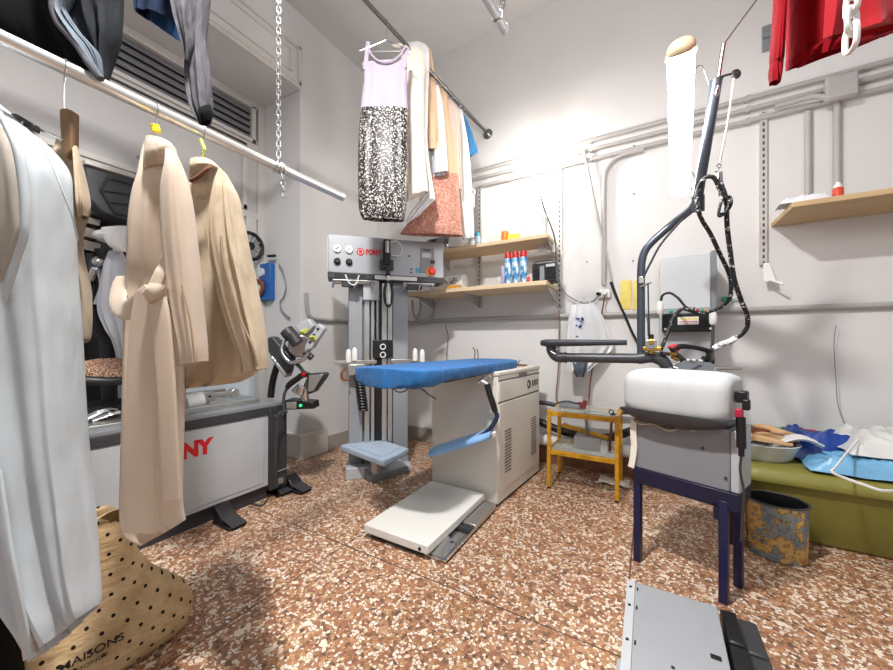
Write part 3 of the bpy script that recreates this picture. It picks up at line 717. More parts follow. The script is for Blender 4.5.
garment(wc, .86, 41, .022, 96, 7, a0=.45).build('body', 'whitecoat', t)
MB().tube([P(38, 140, .765), P(52, 165, .752), P(62, 190, .752), P(72, 216, .765), P(78, 240, .79)], .0022, 6).build('shoulder_seam', 'whitecoat', t)
garment([(-70, 108, 4, 128, .03), (-80, 150, 14, 150, .04), (-80, 190, 21, 185, .045), (-80, 225, 21, 226, .04), (-80, 255, 13, 255, .035), (-80, 290, 2, 282, .02)], .725, 43, .01, ex=.9).build('lining', 'greylining', t)
MB().tube([P(-2, 112, .70), P(9, 130, .70), P(18, 150, .695), P(23, 180, .695), P(25, 210, .695), P(24, 235, .695), P(17, 258, .70), P(10, 280, .70), P(4, 300, .705)], [.006, .007, .008, .008, .007, .006, .006, .006, .004], 10, 6).build('front_edge', 'whitecoat', t)
ribbon([P(-4, 470, .745), P(2, 510, .745), P(8, 550, .745), (P(16, 590, .75)), P(24, 630, .76), P(30, 656, .775)], .02, .008, R, 6).build('placket', 'whitecoat', t)
MB().sheet(lambda u, v: P(-6 + 30 * v + u * 12 + 1.5 * math.sin(v * 9), 520 + 140 * v - u * 6, .80), 3, 14, .006).build('facing', M.setdefault('facing', fabric('pink_beige_facing', '#cdb6a6', .85)), t)
g = tag(garment([(-90, 420, -6, 470, .08), (-90, 520, 4, 560, .12), (-90, 600, 14, 612, .12), (-90, 690, 24, 664, .12), (-90, 760, 30, 740, .10)], .98, 45, .014).build('black_garment', 'blackcloth'), 'black cloth garment hanging behind white coat at lower left corner', 'garment')
# beige garment between white coat and wool coat
t = thing('beige_jacket', 'beige jacket showing sleeve just right of white coat', 'jacket', P(76, 330, .95))
garment([(56, 140, 71, 146, .05), (52, 160, 79, 162, .12), (50, 190, 86, 188, .16), (48, 212, 91, 206, .17), (46, 222, 86, 222, .17), (44, 250, 84, 250, .16), (42, 290, 92, 290, .15), (42, 330, 92, 334, .12), (42, 338, 88, 343, .08)], 1.0, 51, .012).build('body', 'camel', t)
garment([(72, 150, 78, 146, .02), (74, 180, 86, 174, .05), (76, 206, 91, 200, .06), (78, 220, 89, 216, .03)], .93, 52, .006).build('folded_sleeve', 'camel', t)
# long wool coat
o, top = hook_at(155, 'wire hanger with yellow tag above the long wool coat', .10)
d1 = dep(top)
MB().cyl(top - Z * .10, P(148, 150, d1), .004).cyl(P(138, 158, d1), P(164, 152, d1), .006).build('bar', 'chrome', o)
MB().box(P(155.5, 128, d1 - .02), (.014, .022, .020), rotz(.5) @ Matrix.Rotation(.4, 3, 'X')).box(P(156.5, 130, d1 - .03), (.02, .012, .014), rotz(.9)).build('tag', M.setdefault('tagy', paint('yellow_tag', '#ead21b', .5)), o, bevel=.002)
t = thing('wool_coat', 'long beige wool coat with tied belt on white rail', 'coat', P(155, 540, d1))
garment([(148, 140, 166, 141, .08), (142, 152, 175, 150, .12), (137, 180, 184, 172, .19), (131, 200, 186, 200, .22), (127, 230, 186, 230, .23), (126, 262, 186, 262, .22), (124, 288, 186, 290, .20), (123, 320, 188, 320, .21), (122, 380, 186, 390, .22), (120, 450, 184, 450, .22), (119, 498, 183, 500, .21), (122, 526, 184, 516, .20), (140, 541, 186, 524, .15)], d1, 61, .016, 96, 7).build('body', 'wool', t)
garment([(145, 140, 172, 141, .085), (144, 152, 177, 148, .10), (143, 164, 175, 156, .10), (143, 176, 166, 164, .05)], d1 - .075, 62, .004, ex=.9).build('collar', 'wool', t)
garment([(165, 150, 176, 150, .04), (164, 165, 186, 172, .09), (160, 190, 193, 200, .11), (160, 230, 198, 240, .115), (164, 270, 202, 280, .11), (170, 310, 205, 315, .105), (177, 345, 208, 345, .10), (178, 366, 208.5, 361, .09)], d1 - .135, 63, .004, 72).build('sleeve', 'wool', t)
MB().tube([P(182, 285, d1 - .188), P(190, 320, d1 - .19), P(195, 362, d1 - .186)], .0025, 6).build('sleeve_seam', M.setdefault('seam', fabric('beige_seam', '#a88f77', .95)), t)
dd = d1 - .165
ribbon([P(126, 277, dd + .09), P(120, 290, dd + .07), P(118.5, 302, dd + .045), P(124, 310, dd + .015), P(134, 307, dd - .01), P(144, 299, dd - .02), P(152, 292, dd - .02)], .052, .012, 'across', 6).build('belt_loop', 'wool', t)
ribbon([P(152, 292, dd - .022), P(158, 280, dd - .02), P(163, 268, dd - .01), P(168, 256, dd + .03)], .030, .012, 'across', 6).build('belt_loop', 'wool', t)
ribbon([P(153, 294, dd - .02), P(147, 330, dd - .02), P(143, 400, dd - .02), P(140, 470, dd - .016), P(141, 532, dd - .01)], .085, .014, R, 6).build('belt_tail', 'wool', t)
ribbon([P(156, 292, dd - .03), P(161, 320, dd - .035), P(166, 380, dd - .04), P(169, 440, dd - .04), P(172, 499, dd - .036)], .042, .014, R, 6).build('belt_tail', 'wool', t)
ribbon([P(150, 297, dd - .035), P(154.5, 292, dd - .042), P(158, 286, dd - .035)], .036, .026, 'across', 5).build('belt_knot', 'wool', t)
# shorter camel coat
o, top = hook_at(202, 'wire hanger with green string above the camel coat', .07)
d2 = dep(top)
MB().cyl(top - Z * .07, P(204, 166, d2), .004).build('bar', 'chrome', o)
MB().cyl(P(201, 140, d2 - .02), P(205, 150, d2 - .03), .005).cyl(P(204, 151, d2 - .03), P(202, 158, d2 - .02), .003).build('tag', M.setdefault('tagg', paint('lime_tag', '#c7d83a', .5)), o)
t = thing('camel_coat', 'shorter camel cotton coat hanging right of the wool coat', 'coat', P(225, 388, d2))
garment([(194, 165, 212, 163, .08), (190, 176, 226, 174, .14), (188, 200, 238, 198, .20), (187, 240, 246, 236, .22), (186, 280, 254, 276, .23), (184, 320, 260, 316, .23), (183, 360, 262, 350, .22), (182, 382, 258, 372, .20), (183, 388, 240, 383, .16)], d2 + .03, 71, .018, 96, 7).build('body', 'camel', t)
garment([(190, 163, 216, 161, .10), (189, 172, 222, 168, .13), (189, 183, 211, 170, .09)], d2 - .05, 72, .004, levels=6).build('collar', 'camel', t)
MB().tube([P(190, 181, d2 - .13), P(198, 177, d2 - .13), P(206, 170, d2 - .125), P(211, 167, d2 - .11)], .006, 8).build('collar_lining', 'camel_dark', t)
garment([(218, 168, 228, 176, .04), (212, 190, 239, 195, .10), (207, 225, 246, 225, .12), (208, 250, 251, 252, .125), (216, 290, 258, 285, .12), (226, 325, 264, 320, .115), (238, 358, 268, 350, .10), (240, 373, 269, 368, .09)], d2 - .11, 73, .014, 80, 7, a0=.5).build('sleeve', 'camel', t)
MB().tube([P(221, 236, d2 - .175), P(224, 262, d2 - .178), P(232, 290, d2 - .178), P(241, 320, d2 - .174), P(252, 345, d2 - .168), P(258, 366, d2 - .16)], .0035, 6).build('sleeve_seam', 'seam', t)
# ------------------------------------------------------------------ garments on the dark rail
grp = 'clothes on the dark rail'
p = rail_at(388); d = 2.38
h = wire_hanger('wire_hanger', 'thin wire hanger holding the lavender and sequin dress', rail_at(386) + Z * .014, 'hangers on the dark rail', .36, .075, R, .13)
t = thing('sequin_dress', 'sleeveless dress with lavender top and black white sequin skirt', 'dress', P(384, 222, d), grp)
garment([(362, 63, 407, 60, .05), (364, 78, 407, 76, .07), (362, 95, 407, 95, .08), (360, 113, 408, 112, .08)], d, 81, .012, 72).build('bodice', 'lavender', t)
for a, b in (((368, 42), (365, 64)), ((406, 46), (404, 62))):
    ribbon([P(a[0], a[1], d - .01), P((a[0] + b[0]) / 2 + .5, (a[1] + b[1]) / 2, d - .02), P(b[0], b[1] + 6, d - .02)], .028, .008, R).build('strap', 'lavender', t)
MB().tube([P(368, 43, d - .035), P(371, 54, d - .04), P(379, 61, d - .042), P(389, 62, d - .042), P(399, 56, d - .04), P(406, 46, d - .035)], .006, 8).build('neckline', 'lavender', t)
garment([(361, 109, 408, 109, .10), (359, 130, 408, 130, .13), (358, 160, 408, 160, .15), (358, 190, 407, 190, .16), (359, 210, 406, 208, .15), (362, 219, 404, 221, .13)], d, 82, .016, 80).build('skirt', 'sequin', t)
def piece(name, lab, cat, mat, rows, dpx, off=0, seed=1, amp=.012):
    dz = dep(rail_at(dpx)) + off
    return tag(garment(rows, dz, seed, amp, 56).build(name, mat), lab, cat, grp)
piece('cream_blouse', 'cream top with frilled neck directly behind lavender dress', 'blouse', 'ivory', [(391, 46, 404, 44, .04), (400, 56, 424, 54, .10), (402, 90, 424, 88, .12), (402, 140, 424, 140, .13), (404, 190, 428, 188, .12), (405, 202, 428, 190, .08)], 402, .09, 91)
piece('white_blouse', 'white blouse hanging behind the cream top', 'blouse', 'whitecloth', [(406, 44, 420, 42, .05), (409, 50, 429, 52, .10), (412, 100, 428, 100, .12), (418, 150, 428, 150, .12), (424, 190, 435, 196, .11), (408, 216, 434, 200, .08), (405, 224, 420, 214, .05)], 415, .12, 92)
piece('ochre_top', 'ochre tan top on rail behind white blouse', 'top', 'peach', [(423, 47, 431, 49, .04), (423, 60, 433, 62, .10), (426, 100, 437, 96, .11), (427, 130, 440, 130, .11), (428, 150, 440, 150, .08)], 424, .16, 93)
piece('pale_grey_shirt', 'pale grey shirt strip between ochre and striped tops', 'shirt', 'greycoat', [(431, 78, 437, 76, .04), (429, 110, 441, 105, .10), (430, 150, 442, 150, .10), (433, 178, 446, 176, .07)], 432, .14, 94)
t = piece('striped_top', 'white top with grey striped bottom on rail', 'top', 'whitecloth', [(433, 86, 439, 86, .04), (434, 110, 443, 108, .09), (434, 140, 446, 138, .10), (434, 158, 447, 158, .10)], 434, .06, 95)
p0 = ORG[t.name]; garment([(434, 154, 447, 154, .10), (434, 165, 448, 165, .11), (434, 174, 448, 172, .10)], dep(rail_at(434)) + .058, 96, .006).build('striped_hem', 'striped', t)
piece('peach_dress', 'long peach dress on rail above the coral skirt', 'dress', 'peach', [(436, 76, 440, 76, .03), (434, 90, 446, 92, .08), (437, 120, 450, 120, .10), (440, 150, 456, 150, .11), (442, 180, 458, 182, .10)], 437, .12, 97)
piece('coral_skirt', 'coral lace skirt hanging below the peach dress', 'skirt', 'lace', [(428, 176, 458, 174, .08), (424, 190, 459, 190, .14), (414, 212, 461, 212, .18), (406, 226, 462, 230, .19), (400, 234, 463, 236, .16)], 437, .10, 98)
piece('blush_blouse', 'blush pink blouse hanging beyond peach dress', 'blouse', 'blush', [(446, 100, 451, 100, .03), (444, 108, 458, 110, .10), (446, 130, 460, 130, .11), (448, 165, 461, 165, .10), (452, 190, 462, 190, .06)], 449, .0, 99)
piece('white_dress', 'long white dress hanging near wall end of dark rail', 'dress', 'whitecloth', [(458, 106, 461, 106, .03), (455, 120, 464, 120, .08), (454, 150, 469, 150, .11), (456, 190, 472, 190, .13), (460, 228, 474, 228, .13), (463, 240, 474, 238, .10)], 458, .04, 100)
piece('blue_blouse', 'small blue top last on dark rail by the wall', 'top', 'rail_blue', [(461, 114, 464, 114, .03), (461, 125, 470, 127, .07), (463, 142, 476, 144, .09), (464, 151, 478, 152, .08), (466, 157, 472, 156, .05)], 463, .04, 101)
for a, lab in ((404, 'wire hanger of the cream top'), (424, 'wire hanger of the ochre tan top'), (437, 'wire hanger of the long peach dress'), (449, 'wire hanger of the blush pink blouse'), (460, 'wire hanger of the long white dress'), (463.5, 'wire hanger of the small blue top')):
    q = rail_at(a) + Z * .014; o = thing('wire_hanger', lab, 'hanger', q, 'hangers on the dark rail')
    u = Vector((1, .1, 0)).normalized()
    MB().tube([q - Z * .06, q - Z * .03 + u * .014, q + Z * .003, q - Z * .012 - u * .016], .0025, 6).build('hook', 'chrome', o)
    MB().cyl(q - Z * .06, q - Z * .085 - u * .05, .0025, n=6).cyl(q - Z * .06, q - Z * .085 + u * .05, .0025, n=6).build('shoulder_wire', 'chrome', o)
# ------------------------------------------------------------------ shirt press at left (long grey cabinet)
MX = -2.40; MT = .695
t = thing('shirt_press', 'long grey industrial press cabinet with red lettering behind the coats', 'press machine', (-2.8, .7, 0))
MB().bb((-3.25, -.5, .10), (MX, 1.56, .615)).build('cabinet', 'lightgrey', t, bevel=.006)
MB().bb((MX - .01, -.45, .13), (MX + .004, 1.52, .605)).build('front_panel', 'lightgrey', t, bevel=.003)
MB().bb((-3.22, -.5, .0), (MX - .03, 1.56, .10)).build('plinth', 'dark', t)
MB().bb((-3.27, -.52, .615), (MX + .012, 1.56, .67)).build('table_edge', 'dark', t, bevel=.004)
MB().bb((-3.27, -.52, .67), (MX + .012, 1.70, MT)).build('table_top', 'midgrey', t, bevel=.004)
e = MB().bb((-3.25, 1.56, .06), (MX + .014, 1.70, .67)); e.build('end_post', 'dark', t, bevel=.005)
e = MB()
for yy, zz in ((1.60, .64), (1.60, .60), (1.66, .60), (1.60, .14)): e.cyl((MX + .012, yy, zz), (MX + .02, yy, zz), .008)
e.build('bolt', 'chrome', t)
MB().bb((MX - .02, 1.60, .09), (MX + .03, 1.66, .13)).bb((MX - .02, 1.62, .18), (MX + .025, 1.72, .19)).build('bracket', 'alu', t, bevel=.003)
text('lettering', 'PONY', .125, frame4((MX + .004, .855, .452), (0, 1, 0), (0, 0, 1), (1, 0, 0)), 'redtext', t, .002, .0075, .93)
tp = MB()
tp.bb((-3.2, .2, MT), (-2.5, 1.5, MT + .012)).bb((-2.56, 1.05, MT), (-2.49, 1.55, MT + .03)).bb((-3.1, .9, MT), (-3.04, 1.6, MT + .06))
tp.build('table_rail', 'alu', t, bevel=.003)
c = on(190, 398, X=-2.62)
MB().cyl((c.x, c.y - .03, MT + .05), (c.x, c.y + .07, MT + .06), .052, n=24).cyl((c.x, c.y + .02, MT), (c.x, c.y + .02, MT + .05), .02).build('roller', 'white', t)
q = on(203, 396, X=-2.62)
a = MB().box((q.x, q.y, MT + .075), (.05, .13, .06)).box((q.x, q.y + .12, MT + .08), (.03, .2, .03)).cyl((q.x, q.y + .02, MT), (q.x, q.y + .02, MT + .05), .018).cyl((q.x + .03, q.y + .2, MT + .08), (q.x - .03, q.y + .2, MT + .08), .03)
a.build('clamp', 'alu', t, bevel=.004)
a = MB()
for k in (-.03, .03): a.cyl((q.x + .026, q.y + k, MT + .078), (q.x + .03, q.y + k, MT + .078), .008)
a.build('clamp_holes', 'black', t)
a = MB(); q = on(112, 412, X=-2.65)
a.tube([(q.x, q.y - .12, MT + .03), (q.x + .03, q.y - .04, MT + .07), (q.x - .02, q.y + .03, MT + .05), (q.x + .03, q.y + .10, MT + .06)], .014, 8).tube([(q.x, q.y - .08, MT + .02), (q.x + .04, q.y + .0, MT + .05), (q.x, q.y + .08, MT + .03)], .011, 8)
a.build('linkage', 'chrome', t)
MB().bb((-3.0, .42, MT), (-2.75, 1.0, MT + .08)).build('valve_block', 'dark', t, bevel=.006)
# tower with hood behind
tw = MB(); tw.bb((-3.36, .66, .0), (-3.18, 1.06, 2.1)).bb((-3.2, .62, 1.2), (-2.95, .72, 1.95)).bb((-3.2, 1.0, MT), (-3.0, 1.10, 2.0))
tw.build('tower', 'black', t, bevel=.01)
hd = MB(); hx0, hx1 = -3.15, -2.85
h0 = [on(85, 160, X=hx1), on(88, 197, X=hx1), on(104, 213, X=hx1), on(127, 221, X=hx1), on(150, 217, X=hx1), on(168, 205, X=hx1), on(168, 186, X=hx1)]
hd.prism(h0, (-.45, 0, 0)); hd.build('hood', 'hood', t, bevel=.012, seg=3)
r = MB(); o = hx1 + .006
pp = [on(a, b, X=o) for a, b in ((101, 190), (108, 178), (145, 188), (142, 207), (131, 217), (115, 213))]
for i in range(6): r.cyl(pp[i], pp[(i + 1) % 6], .008, n=6)
r.cyl(on(101, 190, X=o), on(144, 197, X=o), .006, n=6).cyl(on(108, 202, X=o), on(140, 206, X=o), .006, n=6)
r.build('rib', 'dark', t)
MB().prism([on(85, 159, X=hx1 + .02), on(168, 184, X=hx1 + .02), on(168, 188, X=hx1 + .02), on(85, 163, X=hx1 + .02)], (-.4, 0, 0)).build('hood_rim', 'trimwhite', t)
pl = MB()
for (b0, b1) in ((206, 212), (215, 222), (226, 236), (239, 249)): pl.prism([on(82, b0, X=-2.95), on(101, b0 + 5, X=-2.95), on(100, b1 + 4, X=-2.95), on(82, b1, X=-2.95)], (-.12, 0, 0))
pl.build('stacked_plate', M.setdefault('plateg', paint('tan_grey_plate', '#837c74', .4, .4, .1, 9)), t, bevel=.003)
q = on(114, 238, X=-2.75)
garmentless = MB(); garmentless.loft([[q + Vector((dx * s, dy * s * .2 - .10 + k * .06, (dz - .01) * s + .012 * k)) for dx, dz in ((-.09, 0), (-.06, .045), (0, .055), (.06, .045), (.09, 0), (.06, -.045), (0, -.055), (-.06, -.045))] for k, (dy, s) in enumerate(((0, .35), (0, .8), (0, 1.0), (0, 1.05), (0, 1.0), (0, .9)))])
garmentless.build('press_pad', 'padwhite', t, sub=1)
MB().ball(on(98, 262, X=-2.8), (.03, .03, .03)).ball(on(116, 251, X=-2.75), .018).tube([on(90, 280, X=-2.85), on(97, 268, X=-2.82), on(102, 285, X=-2.85), on(96, 305, X=-2.85)], .018, 8).build('joint', 'chrome', t)
MB().tube([on(93, 255, X=-2.9), on(90, 285, X=-2.9), on(96, 320, X=-2.9), on(112, 345, X=-2.9)], .035, 10).cyl(on(105, 250, X=-2.95), on(112, 400, X=-2.95), .05).build('arm', 'black', t)
# garment form dressed with a white shirt
wcl = thing('white_shirt', 'white shirt clamped on the press behind the wool coat', 'shirt', on(112, 335, X=-2.78))
garment([(108, 252, 122, 250, .05), (103, 268, 128, 262, .14), (99, 290, 132, 288, .18), (97, 310, 134, 312, .17), (104, 328, 136, 330, .16), (112, 340, 136, 350, .12), (117, 362, 136, 372, .08), (118, 398, 134, 398, .05)], dep(on(112, 300, X=-2.80)), 111, .02).build('body', 'greycoat', wcl)
garment([(101, 228, 128, 226, .05), (102, 236, 128, 232, .09), (108, 246, 128, 246, .10), (116, 251, 128, 252, .05)], dep(on(112, 240, X=-2.72)), 112, .004).build('collar', 'whitecloth', wcl)
# speckled iron-shaped pad on an arm
sp = [on(a, b, X=-2.66) for a, b in ((93, 365), (101, 361), (118, 360), (135, 361))]
q = on(112, 370, X=-2.62); pad = MB()
def leafring(s, z):
    return [Vector((q.x - .02 + s * x, q.y + s * y, q.z + z - .5 * s * x)) for x, y in ((.0, -.17), (.07, -.13), (.10, -.04), (.10, .2), (-.10, .2), (-.10, -.04), (-.07, -.13))]
MB().loft([leafring(.95, -.035), leafring(1.05, -.02), leafring(1.05, .0), leafring(.98, .008)]).build('swing_buck', 'black', t, bevel=.004)
MB().loft([leafring(.85, .006), leafring(.82, .022), leafring(.6, .03)]).build('swing_pad', 'mesh_pad', t)
MB().cyl((q.x - .02, q.y + .1, MT), (q.x - .02, q.y + .1, q.z), .025).build('swing_post', 'chrome', t)
# cuff press head on the right end of the cabinet
hb = Vector((-2.36, 1.72, 1.13))
hp = thing('cuff_press_head', 'tilted chrome cuff press head above end of grey cabinet', 'press head', (-2.45, 1.78, .70))
MB().tube([(-2.62, 1.72, .70), (-2.60, 1.73, .85), (-2.52, 1.74, 1.02), P(288, 352, 2.68)], .026, 10).build('post', 'black', hp)
MB().prism([P(267, 338, 2.62), P(272, 336, 2.62), P(291, 357, 2.62), P(288, 372, 2.62), P(284, 377, 2.62), P(268, 352, 2.62)], F * .10).build('pressing_plate', 'dark', hp, bevel=.01)
MB().prism([P(269, 356, 2.61), P(272, 356, 2.61), P(286, 374, 2.61), P(284, 378, 2.61)], F * .12).build('plate_face', 'alu', hp, bevel=.004)
a = P(289, 335, 2.66); b = P(312, 352, 2.66)
MB().cyl(P(300, 346, 2.60), P(303, 344, 2.80), .085, n=28).build('drum', 'chrome', hp, bevel=.01)
MB().cyl(P(291, 334, 2.58), P(298, 344, 2.58), .045).cyl(P(286, 330, 2.6), P(292, 337, 2.6), .05).build('motor', 'dark', hp, bevel=.004)
MB().prism([P(294, 326, 2.64), P(308, 318, 2.64), P(314, 326, 2.64), P(302, 338, 2.64)], F * .10).build('cover', 'lightgrey', hp, bevel=.01)
MB().prism([P(305, 345, 2.6), P(318, 323, 2.6), P(325, 328, 2.6), P(312, 348, 2.6), P(304, 352, 2.6)], F * .07).build('lever_plate', 'lightgrey', hp, bevel=.008)
e = MB()
for (a_, b_) in ((310, 342), (314, 335), (318, 329)): e.cyl(P(a_, b_, 2.595), P(a_, b_, 2.60), .011)
e.build('bolt', 'dark', hp)
MB().tube([P(284, 340, 2.6), P(282, 352, 2.58), P(290, 362, 2.57), P(302, 360, 2.57), P(309, 352, 2.58)], .016, 10).build('hose', 'chrome', hp)
MB().tube([P(294, 362, 2.6), P(299, 366, 2.6), P(303, 371, 2.6), P(307, 374, 2.6)], .014, 8).cyl(P(305, 352, 2.6), P(312, 358, 2.6), .025).build('hook', 'dark', hp)
MB().box(P(304, 331, 2.63), (.05, .05, .02), Matrix.Rotation(.6, 3, 'X')).box(P(313, 338, 2.59), (.05, .02, .03), Matrix.Rotation(.6, 3, 'X')).build('label', M.setdefault('lab', paint('lime_label', '#c7cc62', .5)), hp)
# hand iron standing on its rest box
ir = thing('iron_rest', 'small black box with green light holding the upright iron', 'iron rest', P(300, 410, 2.64))
MB().prism([P(285, 400, 2.6), P(313, 402, 2.6), P(314, 409, 2.6), P(286, 410, 2.6)], F * .12).build('box', 'black', ir, bevel=.006)
MB().cyl(P(300.5, 405.5, 2.6), P(300.5, 405.5, 2.59), .011).build('light', 'led', ir)
MB().prism([P(286, 402, 2.59), P(296, 402, 2.59), P(296, 409, 2.59), P(286, 409, 2.59)], F * .02).build('connector', 'alu', ir, bevel=.003)
MB().bb((MX - .05, 1.69, .64), (P(300, 405, 2.7).x + .05, P(300, 405, 2.7).y + .02, .665)).build('arm', 'dark', ir)
ii = thing('hand_iron', 'black and silver steam iron standing tilted on rest box', 'iron', P(298, 400, 2.64))
MB().prism([P(308, 374, 2.60), P(324, 373, 2.60), P(325, 376, 2.60), P(313, 393, 2.60), P(306, 395, 2.60), P(303, 386, 2.60)], F * .11).build('body', 'dark', ii, bevel=.014, seg=3)
MB().prism([P(309, 375, 2.59), P(323, 374.5, 2.59), P(313, 391, 2.59), P(308, 392, 2.59)], F * .012).build('soleplate', 'alu', ii, bevel=.003)
MB().tube([P(287, 388, 2.62), P(290, 384, 2.62), P(297, 379, 2.62), P(303, 375, 2.62), P(310, 375, 2.62)], [.017, .022, .022, .022, .018], 10).build('handle', 'black', ii)
MB().cyl(P(303, 374.5, 2.60), P(306, 374, 2.60), .018).build('button', 'red', ii)
MB().cyl(P(302, 386, 2.58), P(300, 394, 2.58), .03).cyl(P(304, 388, 2.60), P(305, 400, 2.62), .03).cyl(P(294, 392, 2.6), P(300, 386, 2.6), .022).build('boiler', 'chrome', ii, bevel=.003)
MB().tube([P(287, 388, 2.62), P(284, 396, 2.6), P(284, 410, 2.58), P(286, 412, 2.56), P(279, 414, 2.5), P(277, 430, 2.5), P(276, 470, 2.52), P(277, 487, 2.52)], .011, 8).build('cord', 'dark', ii)
# foot pedals on the floor
def pedal(px, py, lab):
    c = on(px, py, Zc=0); t = thing('foot_pedal', lab, 'foot pedal', c, 'black foot pedals')
    MB().bb(c + Vector((-.09, -.055, 0)), c + Vector((.10, .055, .022))).build('base', 'black', t, bevel=.006)
    MB().prism([c + Vector((-.09, -.05, .02)), c + Vector((.02, -.05, .02)), c + Vector((-.02, -.05, .075)), c + Vector((-.09, -.05, .11))], (0, .1, 0)).build('housing', 'black', t, bevel=.008)
    MB().prism([c + Vector((-.02, -.045, .045)), c + Vector((.12, -.045, .022)), c + Vector((.12, -.045, .03)), c + Vector((-.02, -.045, .055))], (0, .09, 0)).build('treadle', 'dark', t, bevel=.002)
    return t
pedal(229, 524, 'black foot pedal nearest the wool coat on floor')
pedal(277, 492, 'black foot pedal by the right foot of grey cabinet')
pedal(297, 490, 'black foot pedal furthest right beside grey cabinet')
cable('thin grey cable lying along floor by the press cabinet', [on(a, b, Zc=.012) for a, b in ((210, 508), (225, 503), (243, 497), (252, 503), (262, 505), (268, 498))], .005, 'dark')
# ------------------------------------------------------------------ form finisher in the corner
pc = Vector((-1.965, 2.385, 0)); pe = Vector((.68, .733, 0)).normalized(); pn = Vector((pe.y, -pe.x, 0))
T = Matrix((pe, -pn, Z)).transposed().to_4x4(); T.translation = pc      # x along panel, y away from viewer
g = thing('form_finisher', 'grey floor standing form finisher with control panel in the corner', 'finishing machine', pc + Vector((0, 0, 0)))
def L(): return MB(T)
L().bb((-.5, .0, 1.72), (.5, .22, 2.04)).build('control_box', M.setdefault('panelgrey', paint('panel_silver', '#a2a4a8', .4, .4, .03, 4)), g, bevel=.006)
L().bb((-.505, .02, 1.72), (-.498, .24, 2.03)).bb((-.49, .215, 1.74), (.49, .24, 2.03)).build('side_cover', 'white', g)
L().bb((-.5, -.005, 1.672), (.5, .20, 1.722)).build('lower_band', 'dark', g, bevel=.004)
L().bb((-.12, -.012, 1.68), (.25, .0, 1.715)).build('slide_rail', 'alu', g, bevel=.002)
for x in (-.425, -.33):
    d = L().cyl((x, 0, 1.918), (x, -.018, 1.918), .030, n=24).build('gauge', 'chrome', g)
    L().cyl((x, -.018, 1.918), (x, -.021, 1.918), .024, n=24).build('gauge_face', 'white', d)
    L().cyl((x - .012, -.0225, 1.911), (x + .012, -.0225, 1.928), .002, n=6).build('needle', 'black', d)
    L().lathe([(.028, 0), (.027, .02), (.018, .028), (.016, .034)], (x, 0, 1.812), (0, -1, 0)).build('knob', 'black', g)
em = L().cyl((-.237, 0, 1.908), (-.237, -.004, 1.908), .032, n=28).build('emblem', 'redtext', g)
L().ring((-.237, -.005, 1.908), (0, 1, 0), .019, .0025, 24, 6).build('emblem_mark', 'white', em)
T3 = T.to_3x3()
text('lettering', 'PONY', .058, frame4(T @ Vector((-.193, -.002, 1.890)), T3 @ Vector((1, 0, 0)), Z, T3 @ Vector((0, -1, 0))), 'redtext', g, .002, .0034, .80)
kp = L().bb((.28, -.006, 1.76), (.41, .0, 1.985)).build('keypad', M.setdefault('keyg', paint('keypad_grey', '#85888d', .4)), g, bevel=.003)
L().bb((.30, -.009, 1.895), (.38, -.004, 1.935)).build('display', M.setdefault('disp', paint('display_grey', '#c4c7cb', .3)), kp)
L().bb((.31, -.01, 1.957), (.37, -.004, 1.967)).bb((.375, -.01, 1.845), (.415, -.004, 1.875)).build('key', 'black', kp)
st = L().cyl((.38, -.004, 1.775), (.38, -.016, 1.775), .045, n=28).build('stop_ring', M.setdefault('amber', paint('amber_plastic', '#e09a2c', .4)), g)
L().lathe([(.024, 0), (.024, .012), (.032, .014), (.032, .03), (.026, .036)], (.38, -.014, 1.775), (0, -1, 0)).build('stop_button', 'red', st)
L().bb((.24, -.004, 1.755), (.28, -.001, 1.80)).build('sticker', M.setdefault('stk', paint('sticker_blue', '#4aa3c4', .4)), g)
for x, z in ((.2, 1.785), (.2, 1.755), (.18, 1.90)): L().cyl((x, 0, z), (x, -.006, z), .008).build('screw', 'black', g)
# clamp mounted on the panel centre
L().bb((-.048, -.05, 1.80), (.012, .0, 2.02)).build('clamp_body', 'black', g, bevel=.008)
L().bb((-.072, -.04, 1.76), (.040, -.005, 1.85)).build('clamp_base', 'dark', g, bevel=.006)
L().cyl((-.018, -.055, 1.90), (-.018, -.055, 2.0), .017).build('clamp_cylinder', 'alu', g)
L().tube([(.01, -.03, 1.99), (.06, -.05, 2.01), (.11, -.04, 1.96), (.09, -.04, 1.89), (.02, -.03, 1.89)], .005, 8).build('clamp_tube', 'white', g)
L().tube([(-.015, -.05, 1.78), (-.015, -.08, 1.71)], .02).build('clamp_stem', 'dark', g)
lp = [(-.015 + .033 * math.cos(q) * 1.0, -.10, 1.545 + (.105 * math.sin(q))) for q in [2 * PI * k / 20 for k in range(21)]]
hgp = L().tube(lp, .011, 8, 1).build('hand_grip', 'black', g)
L().cyl((-.015, -.10, 1.46), (-.015, -.10, 1.56), .019).cyl((-.015, -.10, 1.56), (-.015, -.09, 1.70), .010).build('hand_grip_core', 'white', hgp)
# arms just under the panel
for sgn, x0, x1 in ((-1, -.46, -.12), (1, .12, .40)):
    L().cyl((x0, -.02, 1.635), (x1, -.02, 1.65), .016).cyl((x0, -.05, 1.65), (x1, -.04, 1.655), .008).build('clamp_arm', 'alu', g)
    L().bb(((x0 + x1) / 2 - .10, -.045, 1.60), ((x0 + x1) / 2 + .03, -.0, 1.672)).build('arm_bracket', 'dark', g, bevel=.006)
    e = L()
    for q in (x0, (x0 + x1) / 2, x1 - .03): e.cyl((q, -.03, 1.59), (q + .01, -.05, 1.65), .010)
    e.build('arm_pin', 'chrome', g)
L().bb((-.44, -.02, 1.66), (-.20, -.01, 1.712)).build('holder', 'black', g, bevel=.006)
L().tube([(-.36, -.03, 1.70), (-.33, -.05, 1.63), (-.28, -.05, 1.62), (-.25, -.03, 1.70)], .006, 8).build('holder_wire', 'white', g)
